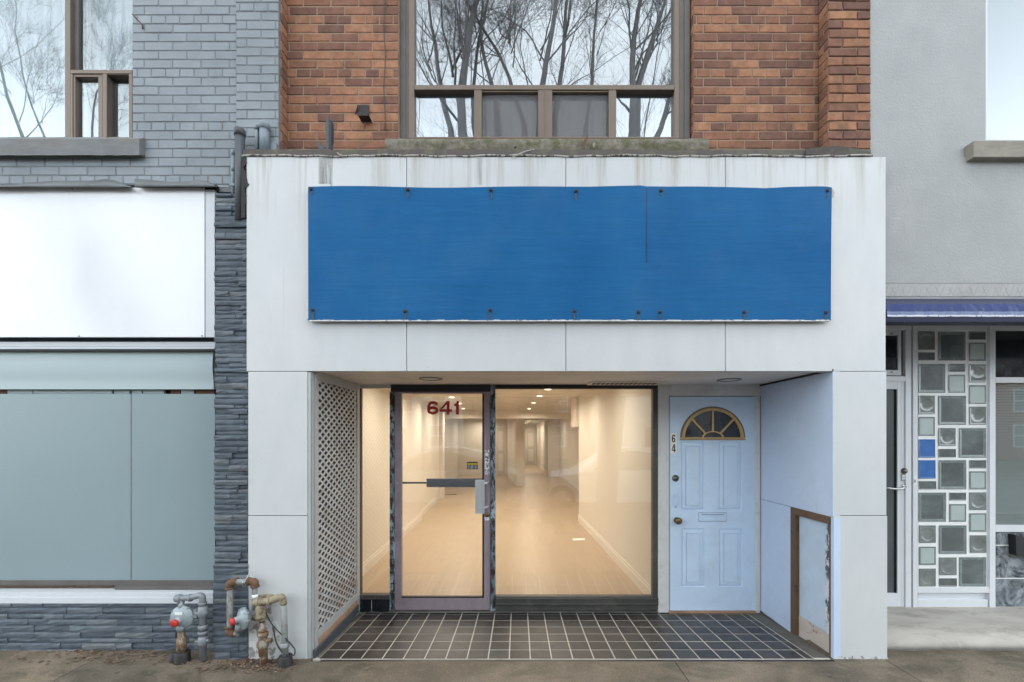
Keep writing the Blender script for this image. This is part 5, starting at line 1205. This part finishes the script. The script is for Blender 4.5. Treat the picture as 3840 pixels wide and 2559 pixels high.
pane('glass_pane', 3200, 1460, 3358, 2226, LY + .02, M['frost_dark'] if 'frost_dark' in M else plain('tinted_door_glass', (.075, .088, .095), .12, 0, .15, 1.5, 0, spec=.7), sd)
q = MB(); q.lathe((X(3389, LY), LY, Z(1766.5, LY)), (0, -1, 0), [(0, .026), (.012, .026), (.016, .018), (.022, .017), (.023, 0)], 20); q.build('lock', M['deadbolt'], sd)
q = MB(); q.pbox(3381.5, 1779, 3395, 1803, LY - .008, LY); 
for r in range(2):
    for c in range(3): q.pbox(3383.3 + c * 3.7, 1783 + r * 9.5, 3386 + c * 3.7, 1789 + r * 9.5, LY - .010, LY - .008, 1)
q.build('keypad', [M['steel'], M['white_label']], sd)
q = MB(); hp = LY - .045; q.tube(fillet([(X(3318, hp), hp - .0, Z(1829, hp)), (X(3350, hp), hp - .012, Z(1834, hp)), (X(3378, hp), hp - .01, Z(1833, hp)), (X(3404, hp), hp + .02, Z(1827, hp))], .05), .0085, 12); q.tube([(X(3386, hp), hp, Z(1831, hp)), (X(3388, LY), LY, Z(1824, LY))], .008, 10); q.lathe((X(3388, LY), LY, Z(1823, LY)), (0, -1, 0), [(0, .017), (.006, .016), (.007, 0)], 16)
q.build('handle', M['steel'], sd)
q = MB(); q.pbox(3427, 1787, 3439, 1821, RY - .006, RY - .004); q.pbox(3429, 1799, 3434, 1811, RY - .0066, RY - .006, 1); q.build('sticker', [M['white_label'], M['pipe_grey']], st_b)
blocks = [(3443, 1242, 3508, 1313, 'r'), (3443, 1321, 3508, 1352, 's'), (3519, 1244, 3623, 1353, 'b'), (3634, 1243, 3698, 1275.5, 's'), (3634, 1284.5, 3698.5, 1354.7, 'l'), (3443, 1364.5, 3547, 1474, 'b'), (3558, 1364.5, 3621.5, 1395, 's'), (3558, 1405, 3621.5, 1474, 'l'),
 (3634, 1366, 3698.5, 1434.7, 'r'), (3634.7, 1444.5, 3699.5, 1515.5, 'l'), (3444.6, 1483.4, 3507.7, 1554, 'r'), (3519.7, 1484, 3624.8, 1594, 'b'), (3635.8, 1524.8, 3699.5, 1594, 'r'), (3444.6, 1563, 3507.7, 1635.7, 'l'), (3519.7, 1604.7, 3585.8, 1673.5, 'r'), (3519.7, 1683, 3586.5, 1716, 's'),
 (3596.9, 1604.7, 3699.5, 1717.6, 'b'), (3444.6, 1647, 3509, 1717.6, 'u'), (3444.6, 1725, 3510, 1796, 'u'), (3520.4, 1725, 3625.4, 1836.4, 'b'), (3635.8, 1725, 3699.5, 1757, 's'), (3635.8, 1766.5, 3699.5, 1836.4, 'l'), (3446, 1803.7, 3512.8, 1836.4, 's'), (3445.3, 1846.8, 3549.7, 1957.7, 'b'),
 (3560.7, 1846.8, 3624.4, 1877.8, 's'), (3560.7, 1889.8, 3625, 1957.7, 'l'), (3635.8, 1845.7, 3700.5, 1914, 'r'), (3635.8, 1924, 3700.5, 1995.5, 'l'), (3447, 1969.5, 3511, 2037.5, 'r'), (3522, 1969.5, 3626.5, 2078.4, 'b'), (3638, 2006.6, 3701, 2074.6, 'r'), (3447, 2049.7, 3511, 2120.4, 'l'),
 (3447, 2131.9, 3511, 2200.6, 'r'), (3522, 2089.8, 3589.5, 2158.6, 'r'), (3522, 2168, 3590, 2201, 's'), (3597.9, 2089, 3700, 2200.6, 'b')]
mb = MB(); mb.pbox(3442.3, 1239.8, 3703.8, 2203, RY + .0112, RY + .07); gbp = mb.build('glass_block_panel', M['block_joint'], st_b)
for (x0, y0_, x1, y1_, k) in blocks:
    q = MB(); yf = RY + .004; a0, a1, b0, b1 = X(x0, yf), X(x1, yf), Z(y1_, yf), Z(y0_, yf)
    ring(q, a0 + .002, a1 - .002, b0 + .002, b1 - .002, .004, yf + .0015, yf, 1)
    fl = .020 if k == 'b' else .010
    if k == 's': fl = .006
    ring(q, a0 + .006, a1 - .006, b0 + .006, b1 - .006, fl, yf, yf + (.0035 if k in 'bs' else .0015), 1 if k in 'lub' else 0)
    i0, i1, j0, j1 = a0 + .006 + fl, a1 - .006 - fl, b0 + .006 + fl, b1 - .006 - fl; yi = yf + (.0035 if k in 'bs' else .0015)
    if k != 'r': q.face([(i0, yi, j0), (i1, yi, j0), (i1, yi, j1), (i0, yi, j1)], 0)
    else:
        cc = ((i0 + i1) / 2, (j0 + j1) / 2); r_ = min(i1 - i0, j1 - j0) / 2; n4 = 7
        ci = [(cc[0] + r_ * math.cos(2 * math.pi * t / 28 + math.pi * 1.25), yi, cc[1] + r_ * math.sin(2 * math.pi * t / 28 + math.pi * 1.25)) for t in range(29)]
        sq = []
        for (a, b) in (((i0, j0), (i1, j0)), ((i1, j0), (i1, j1)), ((i1, j1), (i0, j1)), ((i0, j1), (i0, j0))): sq += [(a[0] + (b[0] - a[0]) * t / n4, yi, a[1] + (b[1] - a[1]) * t / n4) for t in range(n4)]
        q.grid([ci, sq + [sq[0]]], 0, False)
        c = ((i0 + i1) / 2, yi, (j0 + j1) / 2); r0 = min(i1 - i0, j1 - j0) / 2
        q.lathe(c, (0, -1, 0), [(.0004, r0), (-.0018, r0 * .9), (-.0036, r0 * .65), (-.0048, r0 * .35), (-.0052, 0.001)], 28, 0)
    mats_ = {'b': 'block_clear', 's': 'block_clear', 'l': 'block_light', 'r': 'block_round', 'u': 'block_blue'}[k]
    q.build('glass_block', [M[mats_], M['block_rim'] if k != 'u' else M['block_blue']], gbp)
mb = MB(); mb.pbox(3734.2, 1997, 4500, 2279, RY + .012, RY + .08); mb.pbox(3734.2, 2168, 4500, 2171, RY + .010, RY + .012, 1); mb.pbox(3734.2, 2044, 3783, 2047, RY + .010, RY + .012, 1); mb.build('marble_base', [M['marble'], M['block_joint']], st_b)
mb = MB(); mb.prism([(X(a, RY), Z(b, RY)) for a, b in ((3785, 2002), (3840, 2014), (3990, 2040), (3990, 2110), (3840, 2088), (3788, 2078))], RY - .05, RY + .01); mb.build('mail_box', M['frame_black'], st_b)
pane('glass_pane', 3733, 1238, 4500, 1416, RY + .03, M['fan_glass'], st_b)
pane('glass_pane', 3733, 1435, 4500, 1972, RY + .03, M['shop_glass'], st_b)
mb = MB(); z = Z(1970, RY + .07); zt2 = Z(1440, RY + .07); sp_ = .0245
while z < zt2:
    mb.face([(X(3733, RY + .06), RY + .055, z), (5.5, RY + .055, z), (5.5, RY + .07, z + sp_ * .98), (X(3733, RY + .06), RY + .07, z + sp_ * .98)]); z += sp_
mb.box(X(3733, RY + .06), 5.5, RY + .045, RY + .075, Z(1448, RY + .05), Z(1440, RY + .05)); mb.build('window_blind', M['blind_slat'], st_b)
# landing step in front of the stucco shop
mb = MB(); rows = []
lx0, lx1 = X(3331, .1), 6.5; n_ = 70
for (Y, z) in ((GW + .010, -.02), (GW + .006, .012), (GW, .015), (GW + .004, .05), (GW + .03, .075), (GW + .10, .094), (.4, .098), (RY + .2, zl)):
    rows.append([(lx0 + (lx1 - lx0) * i / n_, Y + R.uniform(-.002, .002), z + R.uniform(-.0012, .0012)) for i in range(n_ + 1)])
mb.grid(rows, 0, True); mb.box(lx0, lx1, GW + .03, 1.3, -.1, .04); mb.build('landing', M['landing'], st_b)

# dead leaves and grit along the foot of the grey building
q = MB()
for k in range(620):
    if k < 300: px = R.triangular(-50, 800, 480); py = R.triangular(2438, 2500, 2446)
    else: px = R.triangular(640, 1160, 980); py = R.triangular(2470, 2530, 2482)
    d = EYE * F / (py - YV); x, y = (px - XV) * d / F, d - D; s = R.uniform(.004, .017); a = R.uniform(0, 6.28); z = R.uniform(.002, .006)
    ca, sa = math.cos(a), math.sin(a); pts = [(1, 0), (.2, .5), (-.9, .25), (-.7, -.4), (.3, -.45)]
    q.face([(x + s * (ca * u - sa * v), y + s * (sa * u + ca * v), z + R.uniform(0, .006)) for u, v in pts], 0, False, (R.random(), .5, .5))
tag(q.build('leaf_litter', M['leaf_litter']), 'brown leaf crumbs and grit along the foot of the grey building', 'litter', kind='stuff')

# ================================================================== ACROSS THE STREET (seen mirrored in the panes)
def tree(name, base, stems, label, seed, twig=1.0):
    rr = random.Random(seed); q = MB(); tw = MB()
    def limb(p, d, r, L, depth):
        n = 5; pts = [p]; rs = [r]
        for i in range(n):
            d = (d + Vector((rr.gauss(0, .10), rr.gauss(0, .10), rr.gauss(.035, .05)))).normalized(); p = p + d * L / n; pts.append(p); rs.append(r * (1 - .55 * (i + 1) / n))
        (q if depth < 2 else tw).tube(pts, rs, 8 if depth < 1 else (6 if depth < 2 else 3), cap=False)
        if depth >= 4 or r < .0022 or L < .12: return
        for k in range((5, 6, 6, 5)[depth] if depth < 4 else 0):
            i = rr.randint(2, n); pp = pts[i]; ax = Vector((rr.gauss(0, 1), rr.gauss(0, 1), rr.gauss(0, .4))).normalized()
            dd = (d + ax * rr.uniform(.35, .85)).normalized(); dd.z = abs(dd.z) * .8 + .12
            limb(pp, dd.normalized(), max(rs[i] * rr.uniform(.16, .36), .0022), L * rr.uniform(.38, .68), depth + 1)
        limb(pts[-1], d, rs[-1], L * .8, depth + 1)
    b = Vector(base); t = thing(name, base, label, 'tree', 'bare street trees')
    for (fork, tip, r0) in stems:
        f, tp = Vector(fork), Vector(tip); d = tp - f
        q.tube(fillet([b + Vector((0, 0, -.1)), b + (f - b) * .5, f], .6), [.20] * (len(fillet([b, b + (f - b) * .5, f], .6)) - 1) + [r0 * 1.05], 12, cap=False)
        limb(f, d.normalized(), r0, d.length, 0)
        for e in range(5):
            s_ = rr.uniform(.15, .75); limb(f + d * s_, (d.normalized() + Vector((rr.gauss(0, .5), rr.gauss(0, .5), .3))).normalized(), r0 * .32, d.length * .38, 2)
    q.build('trunk', M['bark'], t); tw.build('crown', M['bark'], t)
    return t
def mp(px, py, Yt, Yw=GY):          # the real place, at depth Yt in front, of something mirrored at this spot of an upstairs pane on the plane Yw
    d = (D + Yw) + (Yw - Yt); return ((px - XV) * d / F, Yt, EYE + (YV - py) * d / F)
TY = -4.4
tree('bare_tree', (-.4, TY, 0), [(mp(1755, 620, TY), mp(1660, 60, TY), .095), (mp(1690, 480, TY), mp(1560, 90, TY), .052), (mp(1790, 560, TY), mp(1700, -40, TY), .045)], 'bare many stemmed street tree left of the entrance axis', 3)
tree('bare_tree', (.45, TY - .5, 0), [(mp(2022, 500, TY), mp(2030, -60, TY), .06), (mp(1965, 460, TY), mp(1880, 10, TY), .045), (mp(1860, 400, TY), mp(1740, -20, TY), .045), (mp(2080, 440, TY), mp(2135, -20, TY), .05), (mp(2200, 440, TY), mp(2270, 0, TY), .035)], 'bare fan shaped street tree opposite the blue board', 8)
tree('bare_tree', (1.9, TY, 0), [(mp(2350, 620, TY), mp(2382, 10, TY), .085), (mp(2390, 330, TY), mp(2500, 60, TY), .06), (mp(2460, 520, TY), mp(2560, 330, TY), .055)], 'bare street tree with thick leaning limb opposite the right window jamb', 14)
tree('bare_tree', (-6.6, -6.0, 0), [(mp(120, 620, -6, gg), mp(-40, 60, -6, gg), .035), (mp(330, 640, -6, gg), mp(420, 250, -6, gg), .024), (mp(190, 560, -6, gg), mp(60, 200, -6, gg), .02)], 'bare thin street tree opposite the grey painted building', 21)

for k_, (bx, lab) in enumerate(((-1.5, 'bare tree behind the parked cars, opposite the left window jamb'), (2.3, 'bare tree behind the parked cars, opposite the right window jamb'))):
    tree('bare_tree', (bx, -9.6, -.2), [((bx - .3, -9.6, 5.2), (bx - 1.6, -9.3, 12.2), .034), ((bx + .3, -9.6, 5.0), (bx + 1.6, -9.4, 12.2), .034)], lab, 40 + k_)
def car(x0, yc, paint, label):
    t = thing('parked_car', (x0 + 2.2, yc, -.13), label, 'car', 'cars parked along the kerb'); g0 = -.13
    hw = .88
    def sect(pts, w0, w1, zs0, zs1): pass
    low = [(0, .42), (.05, .62), (.25, .74), (1.25, .90), (1.45, .93), (3.75, .95), (4.3, .90), (4.42, .75), (4.42, .40), (4.2, .26), (.2, .24)]
    q = MB()
    def loft(prof, ws):
        rows = [[(x0 + px, yc + s * w_, g0 + pz) for (px, pz) in prof] for (s, w_) in ws]
        q.grid(rows, 0, True, closed=True); n = len(q.v); k = len(prof); q.poly(list(range(n - k, n)), 0); q.poly(list(range(n - len(rows) * k, n - len(rows) * k + k))[::-1], 0)
    loft(low, [(-1, hw), (-1, hw * .97), (0, 0), (1, hw * .97), (1, hw)])
    cab = [(1.30, .92), (2.05, 1.42), (2.45, 1.49), (3.10, 1.48), (3.55, 1.36), (4.10, .94)]
    rows = [[(x0 + px, yc + s * (hw * (.97 if pz < 1 else .72)), g0 + pz) for (px, pz) in cab] for s in (-1, 1)]
    q.grid(rows, 0, True); 
    q.poly(list(range(len(q.v) - 6, len(q.v))), 0); q.poly(list(range(len(q.v) - 12, len(q.v) - 6))[::-1], 0)
    q.build('body', paint, t)
    for s in (-1, 1):
        g_ = MB(); pts = [(1.55, .97), (2.10, 1.34), (2.45, 1.41), (3.05, 1.40), (3.45, 1.28), (3.80, .98)]
        g_.face([(x0 + px, yc + s * (hw * (.97 - (pz - .94) * .52) + .012), g0 + pz) for (px, pz) in pts][::s]); g_.build('side_window', M['car_glass'], t)
    for wx in (.85, 3.5):
        for s in (-1, 1):
            k = MB(); k.lathe((x0 + wx, yc + s * (hw - .16), g0 + .32), (0, s, 0), [(0, .2), (0, .31), (.02, .32), (.17, .32), (.19, .30), (.185, .2)], 24); wh = k.build('wheel', M['tyre'], t)
            k = MB(); k.lathe((x0 + wx, yc + s * (hw + .01), g0 + .32), (0, s, 0), [(0, .2), (.0, .02), (.012, 0)], 20); k.build('rim', M['steel'], wh)
car(-4.35, -5.8, M['car_silver'], 'silver saloon parked at the kerb, mirrored in the door glass'); car(.15, -5.8, M['car_white'], 'white saloon parked at the kerb, mirrored in the big shop window')

def house(x, y, w_, h_, wall, label, name='house'):
    t = thing(name, (x, y, 0), label, 'house', 'houses across the street')
    q = MB(); q.box(x - w_ / 2, x + w_ / 2, y - 8, y, 0, h_); q.build('wall', wall, t)
    q = MB(); ov = .3; q.face([(x - w_ / 2 - ov, y + ov, h_), (x + w_ / 2 + ov, y + ov, h_), (x, y + ov, h_ + w_ * .33)]); 
    for s in (-1, 1): q.face([(x + s * (w_ / 2 + ov), y + ov, h_), (x + s * (w_ / 2 + ov), y - 8, h_), (x, y - 8, h_ + w_ * .33), (x, y + ov, h_ + w_ * .33)])
    q.build('roof', M['roof_shingle'], t)
    for (wx, wz) in ((-.28, .25), (.28, .25), (-.28, .70), (.05, .70), (.30, .70)):
        cx, cz = x + wx * w_, wz * h_ + .3; q = MB()
        q.box(cx - .55, cx + .55, y, y + .05, cz - .8, cz - .72); q.box(cx - .55, cx + .55, y, y + .05, cz + .72, cz + .8); q.box(cx - .55, cx - .47, y, y + .05, cz - .72, cz + .72); q.box(cx + .47, cx + .55, y, y + .05, cz - .72, cz + .72); q.box(cx - .47, cx + .47, y, y + .04, cz - .04, cz + .04)
        f = q.build('window', M['white_trim'], t); p_ = MB(); p_.box(cx - .47, cx + .47, y, y + .02, cz - .72, cz + .72); p_.build('pane', M['house_glass'], f)
    q = MB(); q.box(x - .48, x + .48, y, y + .05, .1, 2.3); q.build('door', M['hatch_brown'], t)
house(-8.6, -27, 9.6, 5.6, M['house_siding'], 'grey sided house across the street, farthest left'); house(-18.4, -27, 9.4, 5.6, M['house_brick'], 'red brick house across the street, far beyond the grey house'); house(19.2, -27, 9.2, 5.8, M['house_brick'], 'red brick house across the street, far beyond the stucco shop'); house(28.8, -27, 9.4, 5.7, M['house_siding'], 'grey sided house across the street, second beyond the stucco shop'); house(38.6, -27, 9.6, 5.6, M['house_brick'], 'red brick house across the street, farthest right'); house(0.6, -27.5, 8.4, 5.6, M['house_brick'], 'red brick house across the street facing the entrance'); house(9.7, -27, 9.2, 5.4, M['house_siding'], 'grey sided house across the street opposite the stucco shop')  # three farthest right added to keep bright sky out of the mirrored pane
